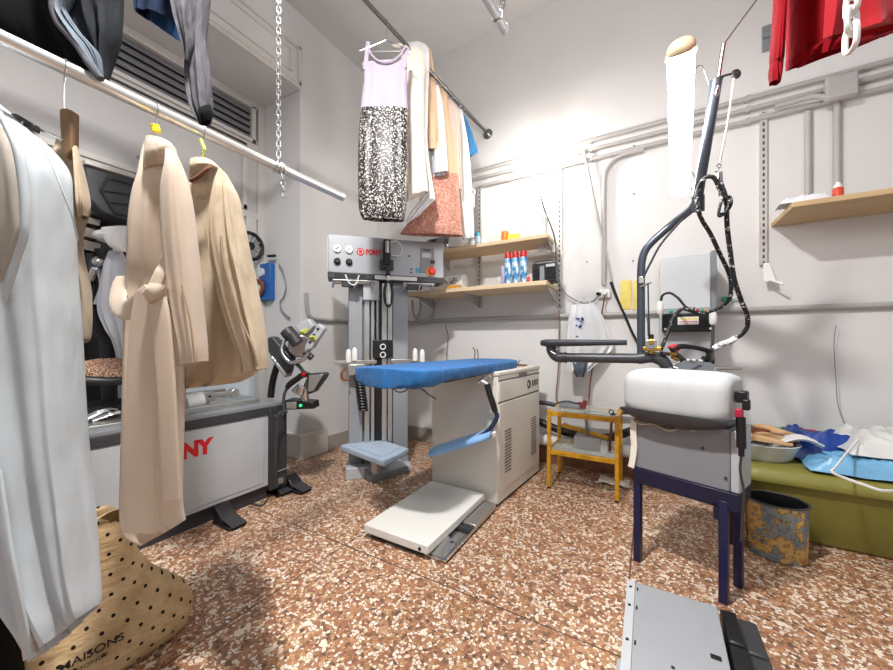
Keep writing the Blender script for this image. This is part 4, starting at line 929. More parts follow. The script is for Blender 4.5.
# column
L().bb((-.33, .08, .05), (-.215, .24, 1.68)).build('column_panel', 'grey', g, bevel=.004)
L().bb((.05, .08, .05), (.185, .24, 1.68)).build('column_panel', 'grey', g, bevel=.004)
L().bb((-.215, .12, .05), (.05, .24, 1.68)).build('column_back', 'midgrey', g)
for x, w_ in ((-.18, .022), (-.13, .014), (-.03, .022), (.02, .02)): L().bb((x - w_, .05, .06), (x + w_, .13, 1.66)).build('guide_rail', 'alu', g, bevel=.003)
L().bb((-.105, .07, .06), (-.06, .12, 1.66)).build('belt_slot', 'black', g)
L().bb((-.215, .0, 1.50), (-.08, .10, 1.67)).build('carriage', 'lightgrey', g, bevel=.006)
L().bb((-.13, .03, 1.0), (.04, .075, 1.16)).build('slider_block', 'black', g, bevel=.006)
for zz in (1.10, 1.03): L().ring((-.045, .022, zz), (0, 1, 0), .022, .005, 18, 6).build('slider_ring', 'white', g)
L().cyl((-.09, .05, 1.16), (-.09, .05, 1.55), .012).build('piston', 'chrome', g)
L().bb((-.45, -.0, .955), (-.10, .04, .985)).bb((.02, .0, .96), (.34, .04, .99)).build('cross_bar', 'alu', g, bevel=.003)
for x, z in ((-.335, .97), (-.285, .985), (.235, .975), (.30, .965)):
    L().lathe([(.022, 0), (.023, .05), (.021, .09), (.012, .108), (.004, .112)], (x, .0, z), n=18).build('peg', 'white', g)
L().bb((-.34, -.02, .86), (-.20, .03, .955)).build('valve_body', 'alu', g, bevel=.006)
L().tube([(-.36, -.01, .93), (-.39, -.03, .88), (-.38, -.03, .83), (-.33, -.02, .83)], .011, 8).build('valve_hose', 'brownstrap', g)
sp = L()
for k in range(13): sp.ring((-.25 + .003 * k, -.02, .86 - .024 * k), (0.1, 0, 1), .034, .010, 18, 6)
sp.build('coil_spring', 'black', g)
# foot
L().bb((-.34, -.02, .0), (.20, .26, .06)).build('foot', 'lightgrey', g, bevel=.008)
q = on(352, 466, Zc=.06)
L().bb((-.36, -.06, .0), (-.10, .03, .10)).build('foot_block', 'lightgrey', g, bevel=.008)
L().bb((-.20, -.065, .02), (-.15, -.058, .06)).build('foot_latch', 'black', g)
pdl = thing('foot_pedal_block', 'grey sloping pedal housing under the pale blue plate', 'pedal', on(392, 474, Zc=0))
B = [on(368, 466, Zc=.11), on(374, 484, Zc=.0), on(409, 476, Zc=.0), on(411, 459, Zc=.11)]
c0 = on(371, 483, Zc=0); c1 = on(409, 472, Zc=0); bk = (c1 - c0).normalized(); nb = Vector((-bk.y, bk.x, 0))
MB().prism([c0, c0 + nb * .16, c0 + nb * .16 + Z * .085, c0 + nb * .13 + Z * .09, c0 + Z * .05], c1 - c0).build('housing', 'midgrey', pdl, bevel=.008)
MB().cyl(c1 + bk * .004 + nb * .08 + Z * .05, c1 + bk * -.01 + nb * .08 + Z * .05, .022).build('hole', 'white', pdl)
MB().prism([c0 + bk * .02 + nb * .01 + Z * .060, c0 + bk * .02 + nb * .125 + Z * .097, c0 + bk * .02 + nb * .13 + Z * .09, c0 + bk * .02 + nb * .01 + Z * .053], (c1 - c0) * .86).build('treadle', 'lightgrey', pdl)
zt = .265
cs = [on(340, 445, Zc=zt), on(384, 461, Zc=zt), on(409, 448, Zc=zt), on(374, 437, Zc=zt)]
pp = MB().prism([c - Z * .05 for c in cs], Z * .05)
tp_ = pp.build('standing_plate', 'paleblue', g, bevel=.012, seg=3)
cc = sum(cs, Vector()) / 4
MB().prism([cc + (c - cc) * .75 for c in cs], Z * .006).build('plate_pad', 'paleblue', g, bevel=.003)
MB().cyl(cc - Z * .05, Vector((cc.x, cc.y, .06)), .05).build('plate_post', 'alu', g)
q = T @ Vector((-.1, .0, .03)); MB().prism([q + pe * -.06, q + pe * .06, Vector((cc.x, cc.y, .03)) + pe * .06, Vector((cc.x, cc.y, .03)) - pe * .06], Z * .03).build('plate_arm', 'lightgrey', g)
# ------------------------------------------------------------------ ironing unit with blue board
ua = math.radians(-5); ux_ = Vector((math.cos(ua), math.sin(ua), 0)); uy_ = Vector((-math.sin(ua), math.cos(ua), 0))
UO = Vector((-.909, 2.27, 0))          # near right corner; local x goes left (negative), y goes back
T = Matrix((ux_, uy_, Z)).transposed().to_4x4(); T.translation = UO
u = thing('ironing_unit', 'cream steel ironing unit cabinet under the blue board', 'ironing unit', UO + ux_ * -.28 + uy_ * .4)
def L(): return MB(T)
L().bb((-.57, 0, .02), (0, .80, .905)).build('cabinet', 'cream', u, bevel=.006)
L().bb((-.575, -.006, .905), (.006, .806, .937)).build('top', 'cream', u, bevel=.008)
L().bb((-.02, .015, .725), (.006, .785, .865)).build('upper_panel', 'cream', u, bevel=.003)
L().bb((-.02, .015, .10), (.006, .785, .712)).build('side_panel', 'cream', u, bevel=.003)
L().bb((-.02, .012, .865), (.004, .79, .878)).bb((-.02, .012, .712), (.002, .79, .725)).build('gap', 'creamdark', u)
for y0 in (.10, .60):
    sl = L()
    for k in range(14): sl.bb((.003, y0, .21 + k * .0225), (.009, y0 + .105, .219 + k * .0225))
    sl.build('vent_grille', 'creamdark', u)
L().ring((.007, .545, .80), (1, 0, 0), .03, .004, 24, 6).tube([(.008, .53, .835), (.008, .56, .80), (.008, .53, .765)], .004, 6).build('emblem', 'dark', u)
e = L()
for k in range(4):
    y = .615 + k * .036; e.prism([(.006, y, .775), (.006, y + .022, .775), (.006, y + .026, .825), (.006, y + .006, .825)], (.002, 0, 0))
e.build('emblem_letters', 'dark', u)
L().bb((.0, .36, .880), (.010, .50, .900)).build('recess_handle', 'creamdark', u)
L().bb((-.16, .60, .937), (-.06, .68, .950)).build('red_strip', 'brownstrap', u)
L().tube([(-.12, .62, .945), (-.11, .63, .985), (-.09, .65, .99)], .006).build('lever', 'chrome', u)
L().bb((-.56, .0, .0), (-.01, .79, .02)).build('plinth', 'dark', u)
# step platform
s0, s1 = Vector((-1.445, 1.53, 0)), Vector((-1.0, 2.262, 0))
MB().bb((s0.x, s0.y, .035), (s1.x, s1.y, .082)).build('step_platform', M.setdefault('step', paint('step_enamel', '#dcdad4', .4, 0, .02, 3)), u, bevel=.005)
MB().bb((s0.x + .03, s0.y + .03, 0), (s1.x - .06, s1.y, .035)).build('platform_foot', 'dark', u)
MB().cyl((s1.x - .05, s0.y - .001, .055), (s1.x - .05, s0.y - .004, .055), .009).build('platform_hole', 'black', u)
tr_ = thing('pedal_bar', 'shiny steel pedal tray along right side of the step platform', 'pedal', (-.95, 1.85, 0))
MB().bb((-1.05, 1.56, .004), (-.905, 2.21, .016)).bb((-.912, 1.56, .004), (-.905, 2.21, .03)).build('tray', 'chrome', tr_, bevel=.002)
MB().bb((-.985, 1.90, .016), (-.90, 2.22, .05)).build('pedal', 'alu', tr_, bevel=.004)
MB().bb((-1.04, 1.87, .016), (-.915, 1.885, .034)).bb((-1.04, 1.70, .016), (-.95, 1.72, .03)).build('hinge', 'dark', tr_)
MB().prism([(-1.06, 1.57, .016), (-.93, 1.58, .016), (-.93, 1.70, .018), (-1.0, 1.74, .034), (-1.06, 1.70, .034)], (0, 0, .004)).build('plate', 'alu', tr_)
# board with blue cover
BZ = 1.0
bd = MB(); rings = []
prof = [(1.455, .06), (1.462, .15), (1.485, .215), (1.54, .25), (1.64, .258), (1.85, .255), (2.1, .25), (2.35, .24), (2.55, .235), (2.68, .22), (2.74, .19), (2.76, .14)]
random.seed(4)
yy = catmull([Vector((a, b, 0)) for a, b in prof], 4)
for i, q in enumerate(yy):
    y, hw = q.x, max(.01, q.y); cx = -1.255 + (y - 1.48) * .105; t_ = i / (len(yy) - 1); ring = []
    drop = .082 + .004 * math.sin(i * 1.3) + .02 * math.exp(-((y - 1.58) / .12) ** 2) - .02 * t_
    for j in range(28):
        an = 2 * PI * j / 28; ca, sa = math.cos(an), math.sin(an)
        x = cx + hw * math.copysign(abs(ca) ** .45, ca)
        z = BZ - .012 + (.014 * abs(sa) ** .5 if sa > 0 else -drop * abs(sa) ** .35)
        if sa < 0: z += .003 * math.sin(j * 2.2 + i * .9)
        ring.append(Vector((x, y, z)))
    rings.append(ring)
bo = thing('ironing_board', 'long ironing board in blue padded cover on cream unit', 'ironing board', (-1.2, 2.1, .9))
bd.loft(rings).build('cover', 'bluecover', bo, 60)
MB().bb((-1.30, 1.85, .895), (-1.08, 2.7, .93)).build('underframe', 'dark', bo)
MB().bb((-1.30, 2.35, .937), (-.95, 2.70, .92)).build('mount', 'alu', bo)
cable('red cable looping below the blue board tip', [P(a, b, 2.3) for a, b in ((392, 388), (398, 392), (405, 391), (410, 386), (420, 388), (428, 394), (436, 399))], .005, 'brownstrap')
cable('red and brown wire standing behind the blue board', [P(a, b, 2.95) for a, b in ((474, 362), (475, 352), (473, 347))], .005, 'brownstrap')
cable('second short brown wire behind blue board', [P(a, b, 2.95) for a, b in ((478, 362), (478, 354), (477, 349))], .005, 'brownstrap')
# sleeve arm swinging from the unit
sv = thing('sleeve_board', 'small pale blue sleeve board on black arm beside cream unit', 'sleeve board', P(470, 445, 2.28))
MB().tube([P(481, 381, 2.30), P(486, 384, 2.29), P(488, 388, 2.28)], .016, 10).cyl(P(478, 382, 2.34), P(490, 376, 2.30), .012).build('pivot', 'alu', sv)
MB().tube([P(487, 384, 2.27), P(490, 395, 2.26), P(493, 404, 2.26), P(495, 411, 2.26)], .020, 12).build('handle', 'black', sv)
MB().tube([P(495, 411, 2.26), P(497, 416, 2.26), P(494, 423, 2.265), P(489, 430, 2.27), P(481, 436, 2.28), P(476, 438, 2.29)], .015, 10).build('arm', M.setdefault('armb', paint('navy_tube', '#2c3a55', .4, .4, .1, 12)), sv)
a = on(431, 454, Zc=.40); b = on(488, 437, Zc=.46)
a = P(431, 452, 2.42); b = P(492, 433, 2.30); ax = (b - a); sd = Vector((-ax.y, ax.x, 0)).normalized()
rg = []
for k in range(13):
    t_ = k / 12; w_ = .085 + .03 * t_ if 0 < k < 12 else .06 + .03 * t_; c = a + ax * t_
    rg.append([c + sd * (w_ * math.copysign(abs(math.cos(q)) ** .5, math.cos(q))) + Z * (.024 * math.copysign(abs(math.sin(q)) ** .5, math.sin(q))) for q in [2 * PI * j / 16 for j in range(16)]])
MB().loft(rg).build('padded_board', 'paleblue_cover', sv, 60)
MB().cyl(b - sd * .02, b - sd * .02 + ax.normalized() * .03, .012).build('end_pin', 'white', sv)
# ------------------------------------------------------------------ yellow cart
FLx, FRx, FY, BY = -.683, -.204, 2.78, 3.14
ct = thing('yellow_cart', 'chipped yellow metal side cart with glass shelves', 'cart', ((FLx + FRx) / 2, 2.96, 0))
for x in (FLx, FRx):
    for y in (FY, BY): MB().bb((x - .014, y - .014, .012), (x + .014, y + .014, .615)).build('leg', 'yellow', ct, bevel=.003)
for z, nm in ((.585, 'top_frame'), (.285, 'shelf_frame')):
    m = MB()
    for y in (FY, BY): m.bb((FLx, y - .009, z - .018), (FRx, y + .009, z + .018))
    for x in (FLx, FRx): m.bb((x - .009, FY, z - .018), (x + .009, BY, z + .018))
    m.build(nm, 'yellow', ct, bevel=.003)
MB().bb((FLx + .01, FY + .01, .604), (FRx - .01, BY - .01, .611)).build('glass_top', 'tableglass', ct)
MB().bb((FLx + .01, FY + .01, .304), (FRx - .01, BY - .01, .310)).build('glass_shelf', 'tableglass', ct)
m = MB()
for x in (FLx, FRx):
    for y in (FY, BY): m.cyl((x, y, 0), (x, y, .014), .015)
m.build('foot', 'black', ct)
q = Vector((-.56, 2.98, .612))
d_ = thing('small_tray', 'small dark tray with clips on left of the yellow cart', 'tray', q)
MB().bb(q + Vector((-.08, -.05, 0)), q + Vector((.08, .05, .03))).build('tray', 'midgrey', d_, bevel=.006)
MB().tube([q + Vector((-.10, -.02, .03)), q + Vector((-.03, .0, .045)), q + Vector((.06, -.01, .035))], .006).build('clip', 'dark', d_)
q = Vector((-.47, 2.96, .612))
tag(MB().box(q + Vector((0, 0, .025)), (.05, .05, .05), rotz(.5)).cyl(q + Vector((.02, 0, .02)), q + Vector((.03, -.01, .07)), .018).build('spool', M.setdefault('maroon', paint('maroon_plastic', '#7a3434', .5)), bevel=.006), 'small maroon spool on glass top of yellow cart', 'spool')
q = Vector((-.245, 2.82, .612))
k_ = thing('key_ring', 'small dark metal ring at front right of yellow cart', 'ring', q)
MB().ring(q + Z * .02, (.2, 1, .1), .016, .004, 18, 6).build('ring', 'black', k_); MB().box(q + Vector((.015, 0, .006)), (.03, .02, .012)).build('tag', 'dark', k_)
def small(name, lab, cat, mb, mat, group=None, bevel=.004): return tag(mb.build(name, mat, bevel=bevel), lab, cat, group)
small('file_box', 'grey box on lower shelf of the yellow cart', 'box', MB().bb((-.52, 2.90, .311), (-.33, 3.06, .40)), 'lightgrey')
small('wooden_rod', 'yellow wooden strip lying across the cart lower shelf', 'strip', MB().tube([(-.64, 3.06, .44), (-.45, 2.99, .425), (-.27, 2.93, .41)], 1.0, 12, 3, flat=(.014, .02), side=(0, 0, 1)), 'yellow', bevel=0)
small('metal_rod', 'thin grey rod leaning inside yellow cart', 'rod', MB().cyl((-.44, 2.93, .602), (-.415, 2.98, .312), .012), 'midgrey', bevel=0)
small('metal_rod', 'rusty rod standing at right inside yellow cart', 'rod', MB().cyl((-.265, 2.93, .312), (-.25, 2.95, .602), .01), 'brownstrap', bevel=0)
small('small_jar', 'small clear jar at right end of cart lower shelf', 'jar', MB().lathe([(.03, 0), (.032, .05), (.022, .07), (.022, .09)], (-.30, 2.88, .311)), 'film', bevel=0)
small('folded_cloth', 'pale crumpled cloth on floor under yellow cart', 'cloth', MB().sheet(lambda a_, b_: (-.36 + .22 * a_, 3.05 + .14 * b_, .012 + .018 * abs(math.sin(a_ * 7 + b_ * 4))), 14, 10, .006), 'ivory', bevel=0)
# hoses along the back wall
for lab, pts, r in (('thick black hose sagging behind yellow cart', [P(a, b, 3.25 - (a - 535) * .004) for a, b in ((526, 416), (545, 424), (565, 432), (590, 437), (612, 437), (634, 430))], .034),
                    ('thinner dark grey hose higher behind yellow cart', [P(a, b, 3.29 - (a - 535) * .004) for a, b in ((526, 402), (545, 403), (560, 406), (585, 409), (610, 412), (634, 412))], .020)):
    tag(MB().tube(pts, r, 14, 6).build('wall_hose', 'dark' if r < .03 else 'black'), lab, 'hose', 'hoses behind the cart')
tag(MB().cyl((-1.0, 3.27, .235), (.1, 3.27, .235), .05, n=20).build('drain_pipe', 'white'), 'fat white pipe low along wall behind yellow cart', 'pipe')
# transparent bag hanging on the wall
bg = thing('plastic_bag', 'clear plastic bag with blue print hanging on wall under socket', 'bag', P(580, 372, 3.0))
garment([(572, 305, 594, 303, .02), (569, 315, 602, 315, .06), (567, 330, 610, 332, .08), (566, 345, 614, 346, .09), (566, 358, 606, 356, .07), (567, 371, 588, 372, .04)], dep(on(580, 340, Y=WY - .19)), 121, .025).build('film', 'printedfilm', bg)
e = MB(); random.seed(9)
for k in range(16):
    a_, b_ = random.uniform(570, 584), random.uniform(318, 338); q = on(a_, b_, Y=WY - .245); e.box(q, (.02, .004, .012), Matrix.Rotation(random.uniform(-.6, .6), 3, 'Y'))
e.build('print', M.setdefault('bprint', paint('blue_ink', '#4458a8', .5)), bg)
MB().tube([on(575, 306, Y=WY - .1), on(584, 297, Y=WY - .06), on(592, 305, Y=WY - .1)], .004).build('strap', 'white', bg)
small('dark_bag', 'small dark see-through bag low on wall under black arm', 'bag', garment([(571, 360, 588, 360, .05), (572, 368, 587, 368, .08), (576, 377, 584, 377, .04)], dep(on(580, 368, Y=WY - .2)), 122, .02), 'slate', bevel=0)
# ------------------------------------------------------------------ spotting table at right front
TO = Vector((-.07, 2.086, 0)); tx = Vector((.93, -.368, 0)).normalized(); ty = Vector((.368, .93, 0)).normalized()
T = Matrix((tx, ty, Z)).transposed().to_4x4(); T.translation = TO
TW, TD = .42, .20
t = thing('pressing_table', 'grey pressing table on dark blue legs with padded white top', 'pressing table', TO + tx * .22 + ty * .15)
def L(): return MB(T)
L().bb((0, 0, .49), (TW - .02, TD, .765)).build('body', M.setdefault('bodyg', paint('body_grey', '#85868c', .42, .1, .03, 4)), t, bevel=.006)
L().bb((TW - .02, .004, .492), (TW + .012, TD, .76)).build('side_plate', 'lightgrey', t, bevel=.004)
for x, z in ((.30, .66), (.385, .55)): L().cyl((x, -.001, z), (x, -.006, z), .006, n=10).build('screw', 'dark', t)
m = L(); m.bb((-.004, -.012, .415), (TW + .012, .012, .492)).bb((-.004, TD - .02, .43), (TW + .01, TD, .492)).bb((-.004, 0, .43), (.016, TD, .492)).bb((TW - .006, 0, .43), (TW + .012, TD, .492))
m.build('apron', 'navy', t, bevel=.003)
LG = M.setdefault('legn', paint('leg_blue', '#1c1c44', .4, .1, .1, 5))
for x, y in ((.012, .012), (TW - .042, .0), (TW - .03, TD - .02)):
    L().bb((x - .017, y - .017, .0), (x + .017, y + .017, .45)).build('leg', LG, t, bevel=.003)
L().bb((TW - .078, -.012, .36), (TW - .06, .010, .43)).build('gusset', 'navy', t)
# thick padded bolster
sec = []
NP = 44
for k in range(17):
    s_ = k / 16; x = -.03 + (TW + .012) * s_; e_ = 1 - .16 * (abs(2 * s_ - 1) ** 8)
    ring = []
    for j in range(NP):
        an = 2 * PI * j / NP; ca, sa = math.cos(an), math.sin(an)
        yy = .075 + .155 * e_ * math.copysign(abs(ca) ** .62, ca); zz = .889 + .118 * e_ * math.copysign(abs(sa) ** .6, sa)
        if ca < 0 and sa < 0: zz -= .010 * math.sin(PI * s_)
        ring.append(Vector((x, yy, zz)))
    sec.append(ring)
c0 = [Vector((-.036, .085 + (q.y - .085) * .8, .883 + (q.z - .883) * .8)) for q in sec[0]]; c1 = [Vector((TW - .012, .085 + (q.y - .085) * .8, .883 + (q.z - .883) * .8)) for q in sec[-1]]
L().loft([c0] + sec + [c1]).build('padded_top', 'padwhite', t, 60)
# dark lower band of the pad
rg = []
for k in range(17):
    s_ = k / 16; x = -.036 + (TW + .022) * s_; b_ = max(0, math.sin(PI * s_)) ** .6
    rg.append([Vector((x, -.084, .81)), Vector((x, -.082, .80 - .030 * b_)), Vector((x, -.055, .792 - .052 * b_)), Vector((x, .0, .785 - .055 * b_)), Vector((x, .16, .76)), Vector((x, .19, .80))])
L().loft(rg).build('pad_band', 'dark', t, 60)
L().sheet(lambda a_, b_: (.01 + a_ * .27, -.045 + .04 * b_, .752 - .012 * math.sin(PI * a_) - .020 * (.5 + .5 * math.sin(a_ * 13)) * (1 - b_)), 40, 4, .004).build('under_cloth', M.setdefault('undc', fabric('peach_lining', '#cdb6a0', .9)), t)
L().tube([(.004, -.012, .765), (-.002, -.010, .68), (.002, -.008, .60), (-.004, -.014, .53), (-.010, -.018, .49)], 1.0, 10, 5, flat=(.016, .005), side=(1, 0, 0)).build('cloth_edge', 'ivory', t)
# controls at the right end
m = L().bb((TW - .005, .0, .885), (TW + .035, .05, .935)).bb((TW + .025, -.03, .86), (TW + .05, -.0, .905)); m.build('switch', 'black', t, bevel=.006)
L().bb((TW + .005, -.05, .83), (TW + .030, -.015, .865)).build('stop_switch', M.setdefault('crim', paint('crimson_plastic', '#a51b3a', .4)), t, bevel=.004)
L().cyl((TW + .022, -.03, .83), (TW + .022, -.02, .70), .017).cyl((TW + .022, -.02, .70), (TW + .022, -.02, .665), .011).build('wand', 'black', t)
L().tube([(TW + .022, -.02, .67), (TW + .018, -.02, .60), (TW + .03, -.02, .52), (TW + .026, -.015, .44), (TW + .02, -.01, .30)], .005, 8).build('wand_cord', 'dark', t)
# tubular arm with slim sleeve buck at left, behind the pad
AY = 2.36
def A(px, py, Y=AY): return on(px, py, Y=Y)
ar = thing('swing_arm', 'black tubular swing arm with slim sleeve buck left of padded top', 'arm', A(600, 360))
MB().cyl(A(566, 357.5), A(641, 358.5), .030, n=20).build('arm_tube', M.setdefault('armt', paint('gunmetal', '#45464b', .4, .3, .08, 9)), ar)
MB().tube([A(566, 357.5), A(557, 357), A(552, 351.5), A(551, 346)], .033, 16).cyl(A(566.5, 357.5), A(565, 357.5), .036, n=20).build('elbow', 'armt', ar)
MB().tube([A(638, 358.5), A(652, 357), A(662, 360.5), A(668, 368)], [.034, .034, .034, .028], 16).build('elbow', 'armt', ar)
bk = []
a_, b_ = A(542, 343), A(627, 342.5); ax = b_ - a_
for k in range(15):
    s_ = k / 14; w_ = (.028 + .03 * (1 - s_)) * (1 if 0 < k < 14 else .75); h_ = (.026 - .010 * s_)
    if k == 0: h_ *= .7
    bk.append([a_ + ax * s_ + Vector((0, w_ * math.copysign(abs(math.cos(q)) ** .6, math.cos(q)), h_ * math.copysign(abs(math.sin(q)) ** .6, math.sin(q)))) for q in [2 * PI * j / 18 for j in range(18)]])
MB().loft(bk).build('sleeve_buck', M.setdefault('buckd', paint('dark_buck', '#33353f', .5, .1, .08, 9)), ar, 60)
MB().cyl(A(556, 350, AY - .03), A(559, 348, AY - .03), .012).tube([A(551, 351, AY - .03), A(556, 354, AY - .035), A(560, 350, AY - .03)], .004).build('clip', 'chrome', ar)
# boom pole
bm = thing('boom_pole', 'bent dark iron boom pole rising behind the padded top', 'pole', A(641, 358))
p_ = [A(641, 358), A(641, 320), A(641, 285), A(641.5, 264), A(645, 251), A(653, 241), A(672, 224.5), A(690, 210, 2.30), A(697, 199, 2.27)]
MB().tube(p_, .0215, 16, 5).build('pole', 'boom', bm)
u0 = A(697, 202, 2.27); u1 = P(716.5, 80, 1.62)
MB().cyl(u0, u1, .024, n=24).cyl(u1, u1 + (u1 - u0).normalized() * .004, .026, n=24).build('upper_tube', 'boom', bm)
MB().cyl(A(698, 212, 2.28), u0 + (u1 - u0) * .06, .029, n=20).build('collar', 'boom', bm)
MB().tube([P(718, 82, 1.62), P(721, 62, 1.61), P(724, 44, 1.6)], .0085, 10).build('inner_rod', 'chrome', bm)
MB().tube([P(724, 44, 1.6), P(740, 22, 1.57), P(764, -10, 1.54)], .004, 8).build('top_wire', 'chrome', bm)
MB().cyl(P(717, 90, 1.59), P(716, 96, 1.59), .011).cyl(P(718, 86, 1.59), P(718, 90, 1.59), .006).build('screw', 'chrome', bm)
MB().tube([P(718, 78, 1.60), P(727, 75, 1.60), P(736, 73, 1.60)], .005, 8).build('cross_arm', 'dark', bm)
pw = P(736, 74, 1.60); MB().ring(pw, F, .015, .007, 22, 8).cyl(pw - F * .008, pw + F * .008, .012).build('pulley', 'dark', bm)
MB().tube([P(734, 78, 1.60), P(728, 120, 1.68), P(720, 163, 1.76)], .0045, 8).build('cord', 'whitecloth', bm)
MB().ring(P(719, 166, 1.76), F, .010, .003, 18, 6).tube([P(719, 168, 1.76), P(717, 172, 1.76), P(715, 171, 1.76)], .003).cyl(P(720, 172, 1.76), P(721, 196, 1.78), .011).build('hook', 'chrome', bm)
MB().tube([A(643, 278, AY - .03), A(650, 264, AY - .03), A(661, 244, AY - .03), A(680, 222, AY - .04), A(694, 208, AY - .07)], .006, 8).build('thin_cable', 'dark', bm)
MB().box(A(641.5, 280, AY - .025), (.03, .02, .04)).cyl(A(640, 287, AY - .02), A(652, 282, AY - .06), .006).build('pole_clamp', 'alu', bm, bevel=.004)
MB().cyl(A(648, 283, AY - .05), A(649, 335, AY - .05), .004).cyl(A(648.5, 318, AY - .05), A(649, 336, AY - .05), .007).build('linkage_rod', 'dark', bm)
q = A(651, 345, AY - .05)
vv = thing('brass_valve', 'small brass solenoid valve on foot of boom pole', 'valve', A(651, 353, AY - .05))
MB().box(q + Z * .005, (.055, .045, .05)).build('coil', 'alu', vv, bevel=.006)
MB().cyl(q - Vector((.04, 0, .02)), q + Vector((.05, 0, -.02)), .014).cyl(q + Z * .02 - Vector((.01, .03, 0)), q + Z * .02 + Vector((.01, -.03, 0)), .018).cyl(q - Z * .02, q - Z * .05, .014).build('body', 'brass', vv, bevel=.003)
MB().cyl(q + Z * .03, q + Z * .06, .014).build('cap', 'black', vv)
# tube lamp clipped on the boom
l0 = P(681, 48, 1.46); l1 = P(680, 194, 2.02); la = (l1 - l0).normalized()
lm = thing('tube_lamp', 'long bright fluorescent tube lamp clipped to the boom pole', 'lamp', l1)
ls = Vector((la.y, -la.x, 0)).normalized(); lf = la.cross(ls)
if lf.dot(F) > 0: lf = -lf
LL = (l1 - l0).length
def sect(s_, kx, kz): return [l0 + la * (LL * s_) + ls * (.050 * kx * math.copysign(abs(math.cos(q)) ** .7, math.cos(q))) + lf * (.042 * kz * math.copysign(abs(math.sin(q)) ** .7, math.sin(q))) for q in [2 * PI * j / 28 for j in range(28)]]
MB().loft([sect(0, .55, .5), sect(.004, .85, .85), sect(.02, 1, 1), sect(.5, .98, 1), sect(.97, .92, .95), sect(.995, .75, .75), sect(1.005, .4, .4)]).build('diffuser', 'tubelight', lm, 60)
MB().loft([[p + la * -.006 for p in sect(-.03, .5, .55)], sect(-.026, .8, .85), sect(-.008, 1.02, 1.03), sect(.006, 1.04, 1.04)]).build('end_cap', M.setdefault('capc', paint('cream_plastic', '#d3c4a4', .45)), lm, 60)
m = MB()
for s_ in (.03, .95):
    for sg in (-1, 1): MB().box(l0 + la * (LL * s_) + ls * (.053 * sg), (.008, .008, .02)).build('latch', 'alu', lm)
for (a_, b_, c_, d0, d1, d2) in (((693, 70), (702, 66), (709, 84), 1.55, 1.57, 1.66), ((687, 170), (692, 172), (697, 182), 1.95, 2.0, 2.05), ((687, 190), (692, 189), (697, 190), 2.02, 2.05, 2.1)):
    MB().tube([P(*a_, d0), P(*b_, d1), P(*c_, d2)], .003, 8, 3).build('wire_bracket', 'chrome', lm)
# hoses looping from the hook
def hose(lab, pts, r, mat='wrap'): return tag(MB().tube(pts, r * .88, 12, 6).build('steam_hose', mat), lab, 'hose', 'hoses of the steam iron')
hose('long black hose looping over the boom hook and down to iron', [P(720, 190, 1.75), P(714, 178, 1.75), P(705, 178, 1.77), (P(698, 190, 1.8)), P(697, 205, 1.8), P(702, 220, 1.82), P(710, 233, 1.84), P(719, 252, 1.86), P(729, 274, 1.9), P(731, 292, 1.92), P(726, 303, 1.96), P(714, 310, 2.0), P(700, 313, 2.04), P(685, 309, 2.06)], .0115)
hose('black hose with white ties hanging in a wide bow at right', [P(720, 182, 1.75), P(726, 200, 1.75), P(727, 225, 1.77), P(730, 250, 1.79), P(734, 278, 1.8), P(741, 300, 1.82), P(747, 315, 1.84), P(747, 327, 1.86), P(741, 335, 1.88), P(733, 339, 1.9)], .0125)
hose('silver wrapped end of the steam hose entering the iron', [P(736, 338, 1.89), P(729, 342, 1.9), P(720, 345, 1.91), P(714, 349, 1.92)], .018, 'silverwrap')
hose('bundle of hose tied in a small knot at boom hook', [P(724, 198, 1.74), P(730, 197, 1.74), P(731, 205, 1.73), P(725, 213, 1.73), P(719, 216, 1.73), P(720, 206, 1.73), P(724, 198, 1.73), P(729, 202, 1.72), P(726, 212, 1.72), P(721, 214, 1.72)], .0075)
hose('black cable arching over front of the grey cabinet', [A(661, 300, 2.85), A(663, 295, 2.8), A(670, 293, 2.8), A(678, 298, 2.75), A(685, 306, 2.7), A(694, 312, 2.65)], .009, 'black')
hose('striped cable dropping from cabinet front to iron table', [A(695, 309, 2.6), A(682, 309, 2.6), A(674, 317, 2.58), A(668, 332, 2.55), A(661, 350, 2.5)], .012, 'wrap')
for i, (a_, b_, lab) in enumerate(((660, 308, 'white cable strain clip at left of the grey cabinet'), (713, 318, 'white cable strain clip at right of the grey cabinet'))):
    q = A(a_, b_, 2.84); tag(MB().lathe([(.012, -.045), (.02, -.035), (.022, 0), (.02, .03), (.012, .045)], q, (0, 0, 1), 14).build('cable_clip', 'white'), lab, 'clip', 'white cable clips')
hose('short black cable from right clip to the iron', [A(713, 326, 2.83), A(713, 336, 2.7), A(712, 350, 2.5), A(713, 362, 2.3)], .010, 'black')
# iron lying behind the pad
dI = 1.98
it = thing('steam_iron', 'steam iron with black handle and red button on table back', 'iron', P(695, 372, dI))
sole = [P(672, 367, dI), P(684, 361, dI - .02), P(712, 363, dI - .03), P(716, 368, dI - .02), P(712, 372, dI - .05), P(682, 372, dI - .05)]
MB().prism([q - Z * .012 for q in sole], Z * .018).build('soleplate', 'chrome', it, bevel=.004)
MB().prism([P(678, 365, dI), P(690, 359, dI), P(711, 360, dI), P(713, 367, dI), P(684, 369, dI)], F * .06).build('body', 'white', it, bevel=.008)
e = MB()
for a_ in (685, 691, 697): e.box(P(a_, 360, dI - .01), (.014, .01, .006))
e.build('vent', 'black', it)
MB().tube([P(671, 350, dI), P(680, 346.5, dI), P(690, 347, dI), P(702, 349, dI), P(711, 352, dI)], [.014, .016, .013, .013, .014], 12).build('handle', 'black', it)
MB().prism([P(671, 347, dI - .01), P(676, 344, dI - .01), (P(682, 346, dI - .01)), P(680, 351, dI - .01), P(676, 354, dI - .01)], F * .04).build('trigger', 'red', it, bevel=.006)
